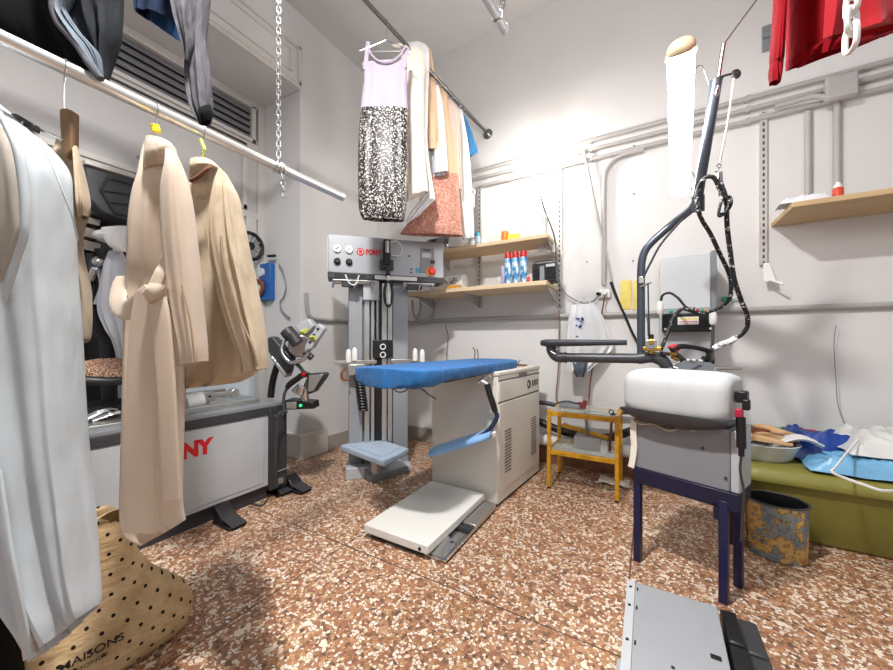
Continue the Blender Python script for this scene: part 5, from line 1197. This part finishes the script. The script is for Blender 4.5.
MB().cyl(P(673, 352, dI), P(684, 361, dI), .016).build('front_post', 'dark', it); MB().cyl(P(710, 351, dI), P(710, 364, dI), .02).cyl(P(703, 359, dI), P(713, 359, dI), .016).build('rear_post', 'black', it)
MB().cyl(P(669, 354, dI - .02), P(676, 354, dI - .02), .010).cyl(P(672, 357, dI - .02), P(678, 360, dI - .02), .009).build('fitting', 'brass', it)
MB().cyl(P(661, 353, dI), P(669, 354, dI), .011).build('coupling', 'dark', it)
rr = thing('iron_stand', 'pair of short steel rods projecting at right behind padded top', 'rest', P(715, 370, dI))
MB().cyl(P(706, 366, dI + .05), P(730, 366, dI + .05), .008).build('rod', 'alu', rr); MB().cyl(P(716, 368.5, dI - .1), P(741, 368.5, dI - .1), .009).build('rod', 'alu', rr)
MB().tube([P(664, 366, dI + .02), P(680, 367, dI + .02), P(700, 368, dI + .02), P(720, 368, dI + .02)], .006).build('link', 'dark', rr)
# foot pedal plate under the table
pd = thing('treadle_plate', 'grey perforated steel treadle plate on floor at lower right', 'pedal plate', (.09, 1.48, 0))
za, zb = .055, .115
MB().prism([(-.055, 1.70, zb), (.225, 1.70, zb), (.225, 1.16, za), (-.055, 1.16, za)], (0, 0, .008)).build('plate', 'grey', pd, bevel=.003)
MB().prism([(-.085, 1.70, zb + .004), (-.055, 1.70, zb + .008), (-.055, 1.16, za + .008), (-.085, 1.16, za + .004)], (0, 0, .004)).build('flange', 'lightgrey', pd)
m = MB()
m.bb((-.05, 1.66, 0), (.22, 1.69, zb)).bb((-.05, 1.18, 0), (.22, 1.21, za)); m.build('support', 'dark', pd)
m = MB()
def onp(x, y): return Vector((x, y, za + (zb - za) * (y - 1.16) / .54 + .0082))
for x, y, r_ in ((.065, 1.36, .006), (.115, 1.30, .006), (.095, 1.32, .008), (.07, 1.31, .006), (.115, 1.34, .006)): m.cyl(onp(x, y), onp(x, y) + Z * .0012, r_, n=12)
for x, y in ((.19, 1.46), (.175, 1.29)): m.box(onp(x, y) + Z * .0008, (.03, .02, .0012))
for y in (1.66, 1.56, 1.40): m.box(onp(-.07, y) + Z * .002, (.010, .010, .003)); m.box(onp(-.045, y) + Z * .0006, (.006, .02, .0014))
m.build('hole', 'black', pd)
MB().prism([(-.10, 1.36, .03), (-.07, 1.36, .05), (-.07, 1.31, .048), (-.10, 1.31, .028)], (0, 0, .006)).build('tab', 'lightgrey', pd)
sb = thing('pedal_block', 'pair of black treadle pedals beside the grey plate', 'pedal', (.30, 1.55, 0))
for a_, b_ in ((1.545, 1.72), (1.37, 1.535), (1.16, 1.36)):
    MB().bb((.235, a_, .045), (.285, b_, .11)).build('pedal', 'black', sb, bevel=.008)
    MB().bb((.292, a_ + .03, .02), (.352, b_ + .03, .075)).build('pedal', 'dark', sb, bevel=.008)
MB().bb((.235, 1.16, 0), (.36, 1.74, .045)).build('base', 'navy', sb, bevel=.004)
# ------------------------------------------------------------------ wall cabinet with dark control box
CY = 3.02
def Cc(px, py): return on(px, py, Y=CY)
cx0, cx1 = Cc(660, 300).x, Cc(711, 300).x
cb = thing('control_cabinet', 'grey wall cabinet with dark control box behind padded top', 'cabinet', ((cx0 + cx1) / 2, 3.15, .86))
MB().bb((cx0, CY, 1.375), (cx1, WY - .02, 1.765)).build('cover', M.setdefault('cabl', paint('pale_grey_enamel', '#cdd1d4', .4, .05, .02, 3)), cb, bevel=.008)
MB().bb((cx1, CY - .004, 1.36), (cx1 + .032, WY - .02, 1.775)).build('side_strip', 'midgrey', cb, bevel=.004)
MB().bb((cx0, CY + .01, .86), (cx1 + .02, WY - .02, 1.375)).build('lower_panel', 'lightgrey', cb, bevel=.006)
MB().bb((cx0 + .012, CY - .07, 1.215), (cx1 + .01, CY + .01, 1.345)).build('control_box', 'black', cb, bevel=.008)
MB().prism([(cx0 + .012, CY - .07, 1.335), (cx1 + .01, CY - .07, 1.335), (cx1 + .01, CY + .0, 1.385), (cx0 + .012, CY + .0, 1.385)], (0, .012, .004)).build('button_panel', 'midgrey', cb, bevel=.002)
def btn(s_, mat, w=.022): 
    c = Vector((cx0 + .012 + (cx1 - cx0) * s_, CY - .042, 1.362)); MB().box(c, (w, .02, .014), Matrix.Rotation(.6, 3, 'X')).build('button', mat, cb, bevel=.002)
btn(.18, 'plugg'); btn(.34, 'red'); btn(.62, 'white'); btn(.70, 'red', .016); btn(.78, 'plugg', .016); btn(.86, 'orange', .016)
MB().bb((cx0 + .105, CY - .0735, 1.265), (cx0 + .225, CY - .069, 1.318)).build('sign', 'white', cb)
MB().bb((cx0 + .115, CY - .0755, 1.30), (cx0 + .135, CY - .073, 1.314)).bb((cx0 + .145, CY - .0755, 1.30), (cx0 + .215, CY - .073, 1.312)).build('sign_mark', 'paper', cb)
MB().bb((cx0 + .112, CY - .0755, 1.283), (cx0 + .218, CY - .073, 1.287)).bb((cx0 + .112, CY - .0755, 1.272), (cx0 + .218, CY - .073, 1.275)).build('sign_text', 'red', cb)
for x in (cx0 + .03, cx1 - .01): MB().cyl((x, CY - .07, 1.235), (x, CY - .075, 1.235), .008).build('screw', 'white', cb)
# ------------------------------------------------------------------ olive tub and what lies on it
TX0, TX1, TY0, TY1 = .47, 1.75, 2.68, 3.28
tb = thing('plastic_tub', 'large olive green plastic tub standing along back wall', 'tub', ((TX0 + TX1) / 2, (TY0 + TY1) / 2, 0))
def rr_(x0, y0, x1, y1, z, r_=.08, n=5):
    out = []
    for cx, cy, a0 in ((x1 - r_, y1 - r_, 0), (x0 + r_, y1 - r_, PI / 2), (x0 + r_, y0 + r_, PI), (x1 - r_, y0 + r_, 1.5 * PI)):
        for k in range(n + 1): a_ = a0 + PI / 2 * k / n; out.append(Vector((cx + r_ * math.cos(a_), cy + r_ * math.sin(a_), z)))
    return out
def tr4(i, z): return rr_(TX0 + i, TY0 + i, TX1 - i, TY1 - i, z)
MB().loft([tr4(.09, 0), tr4(.07, .02), tr4(.035, .33), tr4(.03, .345)]).build('tub_body', 'tub', tb, 50)
MB().loft([tr4(.03, .33), tr4(.0, .335), tr4(-.004, .35), tr4(.0, .365), tr4(.012, .40), tr4(.025, .408), tr4(.10, .41)]).build('lid', 'tub', tb, 50)
BZ2 = .41
bs = thing('white_basin', 'white plastic basin full of wooden brushes on olive tub', 'basin', (.60, 2.95, BZ2))
bcen = Vector((.60, 2.95, BZ2)); 
MB().lathe([(.14, 0), (.165, .02), (.195, .095), (.205, .105), (.198, .108), (.19, .10), (.16, .025), (.0, .02)], bcen, n=40, sx=.98, sy=.85).build('bowl', M.setdefault('basinw', paint('basin_white', '#c9c9c6', .4)), bs)
random.seed(5)
brs = [(-.08, -.02, .125, .5, 'wooden brush lying leftmost in the white basin'), (.0, .03, .165, .45, 'reddish wooden brush on top of basin pile', ), (.03, -.08, .13, -.1, 'pale wooden brush handle resting on front of basin'), (.09, .0, .135, .25, 'wooden brush handle at right side of basin'), (-.06, -.08, .13, .9, 'short wooden brush tilted at front left of basin'), (-.10, .05, .16, 1.1, 'dark-bristled brush standing high at back left of basin'), (.10, .06, .165, -.5, 'wooden brush at back of basin next to blue bag')]
for i, (dx, dy, dz, an, lab) in enumerate(brs):
    c = bcen + Vector((dx, dy, dz)); r3 = rotz(an) @ Matrix.Rotation(.12, 3, 'Y')
    b_ = thing('brush', lab, 'brush', c, 'brushes in the white basin')
    pts = [c + r3 @ Vector((x, 0, 0)) for x in (-.11, -.05, .02, .11)]
    MB().tube(pts, [.55, 1, .75, .45], 12, 5, flat=(.034, .020), side=r3 @ Vector((0, 1, 0))).build('handle', 'brownstrap' if i == 1 else 'lastwood', b_)
    MB().box(c + r3 @ Vector((-.04, 0, -.02)), (.09, .036, .022), r3).build('bristles', 'ivory' if i % 2 else 'dark', b_)
sc = thing('scoop', 'white scoop lying at right edge of basin', 'scoop', bcen + Vector((.18, -.05, .12)))
MB().sheet(lambda a_, b_: bcen + Vector((.10 + .17 * a_, -.11 + .11 * b_ , .115 + .03 * math.sin(PI * a_) + .02 * (2 * b_ - 1) ** 2)), 12, 8, .006).build('bowl', 'whitebag', sc)
def crumple(x0, x1, y0, y1, z0, hgt, seed, fx=7):
    off = Vector((seed * 3.7, seed * 1.3, 0))
    def fn(a_, b_):
        x = x0 + (x1 - x0) * a_; y = y0 + (y1 - y0) * b_; ed = min(1, 6 * min(a_, 1 - a_, b_, 1 - b_) + .12)
        nz = mnoise.noise(Vector((x, y, 0)) * fx + off) * .5 + .5; n2 = abs(mnoise.noise(Vector((x, y, 3)) * fx * 2.6 + off))
        wob = .02 * mnoise.noise(Vector((y * 6, x * 5, seed)))
        return (x + wob, y + wob * .6, z0 + hgt * ed * (.35 + .65 * nz) + .03 * n2 * ed)
    return fn
small('blue_bag', 'dark blue plastic bag draped at wall behind the basin', 'bag', MB().sheet(crumple(.74, 1.20, 2.95, 3.27, BZ2 + .004, .21, 2, 10), 40, 26, .004), 'bluebag', bevel=0)
small('light_blue_bag', 'light blue plastic bag spread along front of olive tub', 'bag', MB().sheet(crumple(.78, 1.72, 2.72, 2.98, BZ2 + .004, .13, 5, 11), 56, 22, .004), 'skybag', bevel=0)
small('plastic_sheet', 'crumpled white plastic sheet heaped on right of tub', 'plastic sheet', MB().sheet(crumple(.96, 1.72, 2.79, 3.27, BZ2 + .10, .15, 9, 9), 50, 30, .004), 'whitebag', bevel=0)
small('flat_strap', 'white flat cord curling over the light blue bag', 'cord', MB().tube([on(a_, b_, Zc=z_) for a_, b_, z_ in ((858, 440, .60), (846, 454, .56), (835, 468, .53), (832, 472, .52), (845, 478, .50), (862, 484, .49), (880, 490, .485), (895, 491, .48))], 1.0, 10, 6, flat=(.006, .004), side=(0, 0, 1)), 'white', bevel=0)
# oval map bin
wb = thing('waste_bin', 'oval waste bin printed with old map beside the tub', 'waste bin', (.59, 2.535, 0))
c = Vector((.59, 2.535, 0))
MB().lathe([(.105, 0), (.11, .004), (.119, .29), (.119, .292), (.115, .292), (.108, .01), (.0, .008)], c, n=48, sx=1.1, sy=.98).build('bin_wall', 'map', wb)
MB().lathe([(.0, .014), (.103, .016), (.1135, .289), (.1145, .289), (.1075, .0105), (.0, .0105)], c, n=48, sx=1.1, sy=.98).build('liner', 'black', wb)
MB().ring(c + Z * .292, (0, 0, 1), .117, .005, 48, 8).build('rim', 'dark', wb)
for v_ in wb.children[-1].data.vertices: v_.co.x *= 1.1; v_.co.y *= .98
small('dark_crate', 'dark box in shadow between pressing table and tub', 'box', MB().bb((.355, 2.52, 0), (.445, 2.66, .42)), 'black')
# ------------------------------------------------------------------ polka dot paper bag
bc = Vector((-1.72, .46, 0)); kb = thing('paper_bag', 'crumpled kraft paper carrier bag with black polka dots on floor', 'bag', bc)
def bagring(z, hx_, hy_, seed, dx=0, dy=0):
    out = []
    for j in range(48):
        an = 2 * PI * j / 48; ca, sa = math.cos(an), math.sin(an)
        x = hx_ * math.copysign(abs(ca) ** .5, ca); y = hy_ * math.copysign(abs(sa) ** .5, sa)
        p = Vector((x, y, z)); k = mnoise.noise(p * 6 + Vector((seed, 0, 0))) * .03 + abs(mnoise.noise(p * 15)) * .014
        out.append(bc + Vector((x + dx + k, y + dy + k * .7, z * 1.1 + k * .5 if z > .01 else 0)))
    return out
bag = [bagring(0, .15, .24, 1), bagring(.03, .165, .255, 1), bagring(.10, .17, .255, 1, .01), bagring(.17, .165, .235, 1, .01, -.01), bagring(.23, .15, .195, 1, 0, -.04), bagring(.30, .135, .165, 1, -.01, -.06), bagring(.37, .12, .15, 1, -.02, -.065), bagring(.43, .11, .145, 1, -.02, -.065), bagring(.47, .105, .14, 1, -.02, -.065)]
bag += [bagring(.465, .10, .135, 1, -.02, -.065), bagring(.30, .12, .15, 1, -.01, -.06)]
MB().loft(bag).build('bag_body', 'kraft', kb, 70, sub=1)
q = bc + Vector((-.03, .04, .44))
MB().sheet(lambda a_, b_: q + Vector((.06 - .12 * b_, -.08 + .16 * a_, .05 + .045 * math.sin(PI * a_) - .09 * b_ * (a_ + .2))), 10, 8, .004).build('folded_flap', 'kraftplain', kb)
# ------------------------------------------------------------------ things on the shelves
def xs(px, Y): return on(px, 240, Y=Y).x
def bottle(lab, px, Y, z, r, h, mat, capmat=None, caph=.03, capr=None, grp='bottles and jars on the upper shelf', name='bottle', cat='bottle', neck=True):
    c = Vector((xs(px, Y), Y, z)); t = thing(name, lab, cat, c, grp)
    MB().lathe([(r * .94, 0), (r, .006), (r, h * .82), (r * .8, h * .93), (r * .5, h)] if neck else [(r * .95, 0), (r, .005), (r, h - .005), (r * .95, h)], c, n=20).build('body', mat, t)
    cr = capr or r * .55
    if capmat: MB().lathe([(cr, h - .004), (cr, h + caph * .8), (cr * .8, h + caph)], c, n=18).build('cap', capmat, t)
    return t
Yb = 3.10
ap = Vector((xs(450, 3.04), 3.04, SU))
h = thing('hand_steamer', 'white and grey handheld appliance lying at left end of upper shelf', 'appliance', ap)
a = on(429, 240, Y=3.0); b = on(470, 243, Y=3.0)
zc = SU + .062
MB().tube([Vector((-1.73, 3.03, zc)), Vector((-1.66, 3.03, zc)), Vector((-1.58, 3.04, zc - .005)), Vector((-1.50, 3.06, zc - .02))], [.85, 1, 1, .65], 20, 5, flat=(.058, .055), side=(0, 0, 1)).build('body', 'white', h)
MB().tube([Vector((-1.965, 3.02, zc + .01)), Vector((-1.93, 3.02, zc + .015)), Vector((-1.80, 3.02, zc + .02)), Vector((-1.70, 3.025, zc + .012))], [.8, 1, 1, .9], 16, 5, flat=(.046, .05), side=(0, 0, 1)).build('handle', M.setdefault('applgrey', paint('appliance_grey', '#6e7078', .5)), h)
MB().bb((-1.91, 2.968, zc + .02), (-1.85, 2.98, zc + .045)).build('trigger', 'black', h, bevel=.004)
MB().bb((-1.83, 2.966, zc - .0), (-1.75, 2.976, zc + .05)).build('panel', 'midgrey', h, bevel=.004)
MB().ring(Vector((-1.72, 2.95, zc - .05)), (0, 1, 0), .022, .007, 18, 6).build('ring', 'alu', h)
bottle('white bottle with blue cap near the wall upright on upper shelf', 477, Yb, SU, .034, .115, 'paleblue', 'stk', .03, .03)
bottle('low white jar right of the blue capped bottle', 484, 3.07, SU, .03, .055, 'white', None, neck=False, name='jar', cat='jar')
bottle('small grey-capped jar at front beside blue capped bottle', 472, 3.02, SU, .026, .05, 'white', 'lightgrey', .02, .024, name='jar', cat='jar')
bottle('orange-brown jar with white band on upper shelf', 505, Yb, SU, .034, .11, 'orange', None, neck=False, name='jar', cat='jar')
tag(MB().box((xs(514, Yb), Yb, SU + .035), (.11, .06, .07), rotz(.2)).build('carton', 'tagy', bevel=.004), 'small yellow carton next to the orange jar', 'box')
tag(MB().bb((xs(491, 3.16), 3.14, SU), (xs(501, 3.16), 3.22, SU + .095)).build('carton', 'ivory', bevel=.004), 'cream box between blue capped bottle and orange jar', 'box')
bottle('white spray bottle behind yellow carton on upper shelf', 512, 3.2, SU, .034, .15, 'white', 'white', .04, .018)
bottle('white bottle with faint print right of yellow carton', 522, 3.14, SU, .036, .12, 'white', 'white', .025, .022)
bottle('short white tub beside tall white box on upper shelf', 529, 3.12, SU, .04, .10, 'white', 'paleblue', .012, .038, name='jar', cat='jar', neck=False)
w_ = thing('tall_carton', 'tall white box at right end of upper shelf', 'box', (xs(541, 3.06), 3.06, SU))
MB().bb((xs(536.5, 3.04), 3.02, SU), (xs(545.5, 3.04), 3.12, SU + .19)).build('box', 'white', w_, bevel=.004)
m = MB()
for k in range(4): m.bb((xs(541, 3.02), 3.017, SU + .10 + k * .018), (xs(544, 3.02), 3.02, SU + .108 + k * .018))
m.build('print', 'lightgrey', w_)
# lower shelf
Ys = 3.0
for i, (px, lab) in enumerate(((508, 'leftmost of the three blue spray cans with red caps'), (515.5, 'middle of the three blue spray cans with red caps'), (523.5, 'rightmost of the three blue spray cans with red caps'))):
    c = Vector((xs(px, Ys), Ys, SL)); t = thing('spray_can', lab, 'spray can', c, 'spray cans on the lower shelf')
    MB().lathe([(.028, 0), (.031, .004), (.031, .225), (.027, .235), (.024, .238)], c, n=24).build('can', 'can', t)
    MB().lathe([(.029, .236), (.029, .275), (.026, .288), (.018, .292)], c, n=24).build('cap', 'red', t)
pb = thing('spray_bottle', 'pale lilac bottle left of the spray cans', 'bottle', (xs(501.5, Ys), Ys, SL))
MB().lathe([(.018, 0), (.02, .005), (.02, .16), (.014, .175)], (xs(503, Ys), Ys, SL), n=18).build('body', M.setdefault('lilac', paint('lilac_plastic', '#a9a4c6', .4)), pb)
tag(MB().lathe([(.03, 0), (.032, .004), (.032, .085), (.03, .09)], (xs(499, 3.03), 3.05, SL), n=18).build('glass_jar', 'film'), 'small clear jar left of the lilac bottle', 'jar')
tag(MB().lathe([(.012, 0), (.012, .05), (.007, .06)], (xs(528.5, Ys), Ys, SL), n=14).build('small_bottle', 'red'), 'tiny red bottle right of the spray cans', 'bottle')
rd_ = thing('radio', 'black radio set on right end of lower shelf', 'radio', (xs(545, 3.06), 3.06, SL))
MB().bb((xs(532, 3.0), 3.0, SL), (xs(556, 3.0), 3.14, SL + .165)).build('case', 'black', rd_, bevel=.008)
MB().bb((xs(534, 3.0), 2.994, SL + .02), (xs(538.5, 3.0), 3.0, SL + .12)).build('speaker_grille', 'slatedark', rd_, bevel=.003)
MB().bb((xs(546, 3.0), 2.994, SL + .03), (xs(555, 3.0), 3.0, SL + .12)).build('speaker_grille', 'slatedark', rd_, bevel=.003)
MB().bb((xs(540, 3.0), 2.993, SL + .02), (xs(544.5, 3.0), 3.0, SL + .14)).build('dial', 'midgrey', rd_)
MB().bb((xs(546, 3.0), 2.993, SL + .128), (xs(555, 3.0), 3.0, SL + .15)).build('display', 'lightgrey', rd_)
MB().tube([(xs(534, 3.04), 3.04, SL + .165), (xs(536, 3.04), 3.04, SL + .19), (xs(552, 3.04), 3.04, SL + .19), (xs(554, 3.04), 3.04, SL + .165)], .005, 8).build('handle', 'dark', rd_)
ro = thing('cardboard_roll', 'white roll with a line drawing at left of lower shelf', 'roll', (xs(455, 3.02), 3.02, SL))
cr = Vector((xs(447, 3.0), 3.02, SL + .072)); c2 = Vector((xs(464, 3.0), 3.02, SL + .072))
MB().cyl(cr, c2, .07, n=28).build('roll', 'white', ro, bevel=.006)
m = MB(); random.seed(3)
for k in range(5):
    q = cr + (c2 - cr) * (.15 + .14 * k) + Vector((0, -.071, .005)); m.tube([q + Vector((random.uniform(-.03, .03), -.001, random.uniform(-.03, .035))) for _ in range(5)], .002, 5, 4)
m.build('drawing', 'black', ro)
tag(MB().tube([(xs(447, 2.93), 2.94, SL + .014), (xs(452, 2.93), 2.94, SL + .018), (xs(459, 2.93), 2.93, SL + .013)], 1.0, 12, 4, flat=(.022, .013), side=(0, 1, 0)).build('cutter', M['amber']), 'orange cutter lying on lower shelf below the white roll', 'cutter')
# white tags hanging below the upper shelf
for px, lab in ((541, 'left white hook tab hanging under upper shelf'), (547.5, 'middle white hook tab hanging under upper shelf'), (554, 'right white hook tab hanging under upper shelf')):
    x = xs(px, 3.2); tag(MB().prism([(x - .022, 3.2, SU - .033), (x + .022, 3.2, SU - .033), (x + .024, 3.2, SU - .09), (x + .014, 3.2, SU - .11), (x - .014, 3.2, SU - .11), (x - .024, 3.2, SU - .09)], (0, .01, 0)).build('hook_tab', 'white', bevel=.002), lab, 'hook', 'white hook tabs under the upper shelf')
# right shelf
q = Vector((on(800, 204, Y=3.0).x, 3.02, SR))
small('crumpled_plastic', 'crumpled clear plastic on left end of the bare shelf', 'plastic wrap', MB().sheet(crumple(q.x - .10, q.x + .14, 2.96, 3.08, SR + .003, .05, 14, 22), 24, 14, .002), 'printedfilm', bevel=0)
c = Vector((on(838, 200, Y=3.0).x, 3.0, SR)); t = thing('glue_bottle', 'small red bottle with white cap on bare wood shelf', 'bottle', c)
MB().lathe([(.022, 0), (.024, .004), (.024, .062), (.018, .07)], c, n=20).build('body', M.setdefault('orred', paint('orange_red_plastic', '#d9482a', .4)), t)
MB().lathe([(.019, .068), (.018, .085), (.010, .092), (.009, .102)], c, n=18).build('cap', 'white', t)
# round intercom on the wall near the dark rail end
o = on(472, 195, Y=WY - .02); t = thing('wall_phone', 'white wall fixture with dark button beside left upright', 'wall fixture', o)
MB().cyl(o + Vector((0, .02, .02)), o + Vector((0, -.02, .02)), .045).box(o - Z * .06, (.06, .035, .16)).build('body', 'white', t, bevel=.008)
MB().cyl(o + Vector((0, -.02, .02)), o + Vector((0, -.03, .02)), .02).build('button', 'black', t)
# bare bulb on an arm from the shelf upright
bp = Vector((on(537, 158, Y=3.08).x, 3.08, on(537, 158, Y=3.08).z))
bl = thing('bare_bulb', 'glaring bare bulb on a bracket near top of shelf upright', 'lamp', bp)
MB().ball(bp, (.045, .045, .055), 20).build('bulb', 'bulb', bl)
MB().cyl(bp + Vector((0, .0, .05)), bp + Vector((0, 0, .10)), .02).build('socket', 'white', bl)
MB().tube([bp + Vector((0, 0, .10)), bp + Vector((.02, .08, .12)), Vector((ux, WY - .03, bp.z + .05))], .008, 8).build('bracket', 'conduit', bl)
# lettering on the paper bag
kbt = bc + Vector((.186, -.06, .115))
ex_ = Vector((0.06, 1, .0)).normalized(); ez_ = Vector((1, -.06, .0)).normalized(); ey_ = ez_.cross(ex_)
text('lettering', 'MAISONS', .034, frame4(bc + Vector((.190, -.135, .155)), ex_, ey_, ez_), M and 'black', kb, .001, .0004, 1.05)
text('lettering', 'DU MONDE', .016, frame4(bc + Vector((.190, -.135, .130)), ex_, ey_, ez_), 'dark', kb, .001, 0, 1.3)
# ------------------------------------------------------------------ light
def area(name, loc, size, power, col, target):
    l = bpy.data.lights.new(name, 'AREA'); l.shape = 'RECTANGLE'; l.size, l.size_y = size; l.energy = power; l.color = col
    o = bpy.data.objects.new(name, l); C.objects.link(o); o.location = loc
    o.rotation_euler = (Vector(target) - Vector(loc)).to_track_quat('-Z', 'Y').to_euler(); return o
pl_ = bpy.data.lights.new('ceiling_lamp', 'POINT'); pl_.energy = 11; pl_.shadow_soft_size = .09; pl_.color = (1, .98, .96)
po_ = bpy.data.objects.new('ceiling_lamp', pl_); C.objects.link(po_); po_.location = (-.72, .35, 3.6)
area('ceiling_panel', (-.72, .35, 3.58), (.20, .14), 140, (1, .98, .96), (-.72, .35, 0))
area('shop_lamp', (1.3, -1.6, 3.4), (1.6, .6), 22, (1, .985, .97), (-.6, 1.8, .9))
w_ = bpy.data.worlds.new('world'); bpy.context.scene.world = w_; w_.use_nodes = True
bg_ = w_.node_tree.nodes['Background']; bg_.inputs[0].default_value = (.88, .94, 1, 1); bg_.inputs[1].default_value = .40
sc_ = bpy.context.scene
sc_.view_settings.view_transform = 'Standard'; sc_.view_settings.look = 'None'; sc_.view_settings.gamma = 1; sc_.view_settings.use_curve_mapping = False
sc_.view_settings.exposure = 0.15
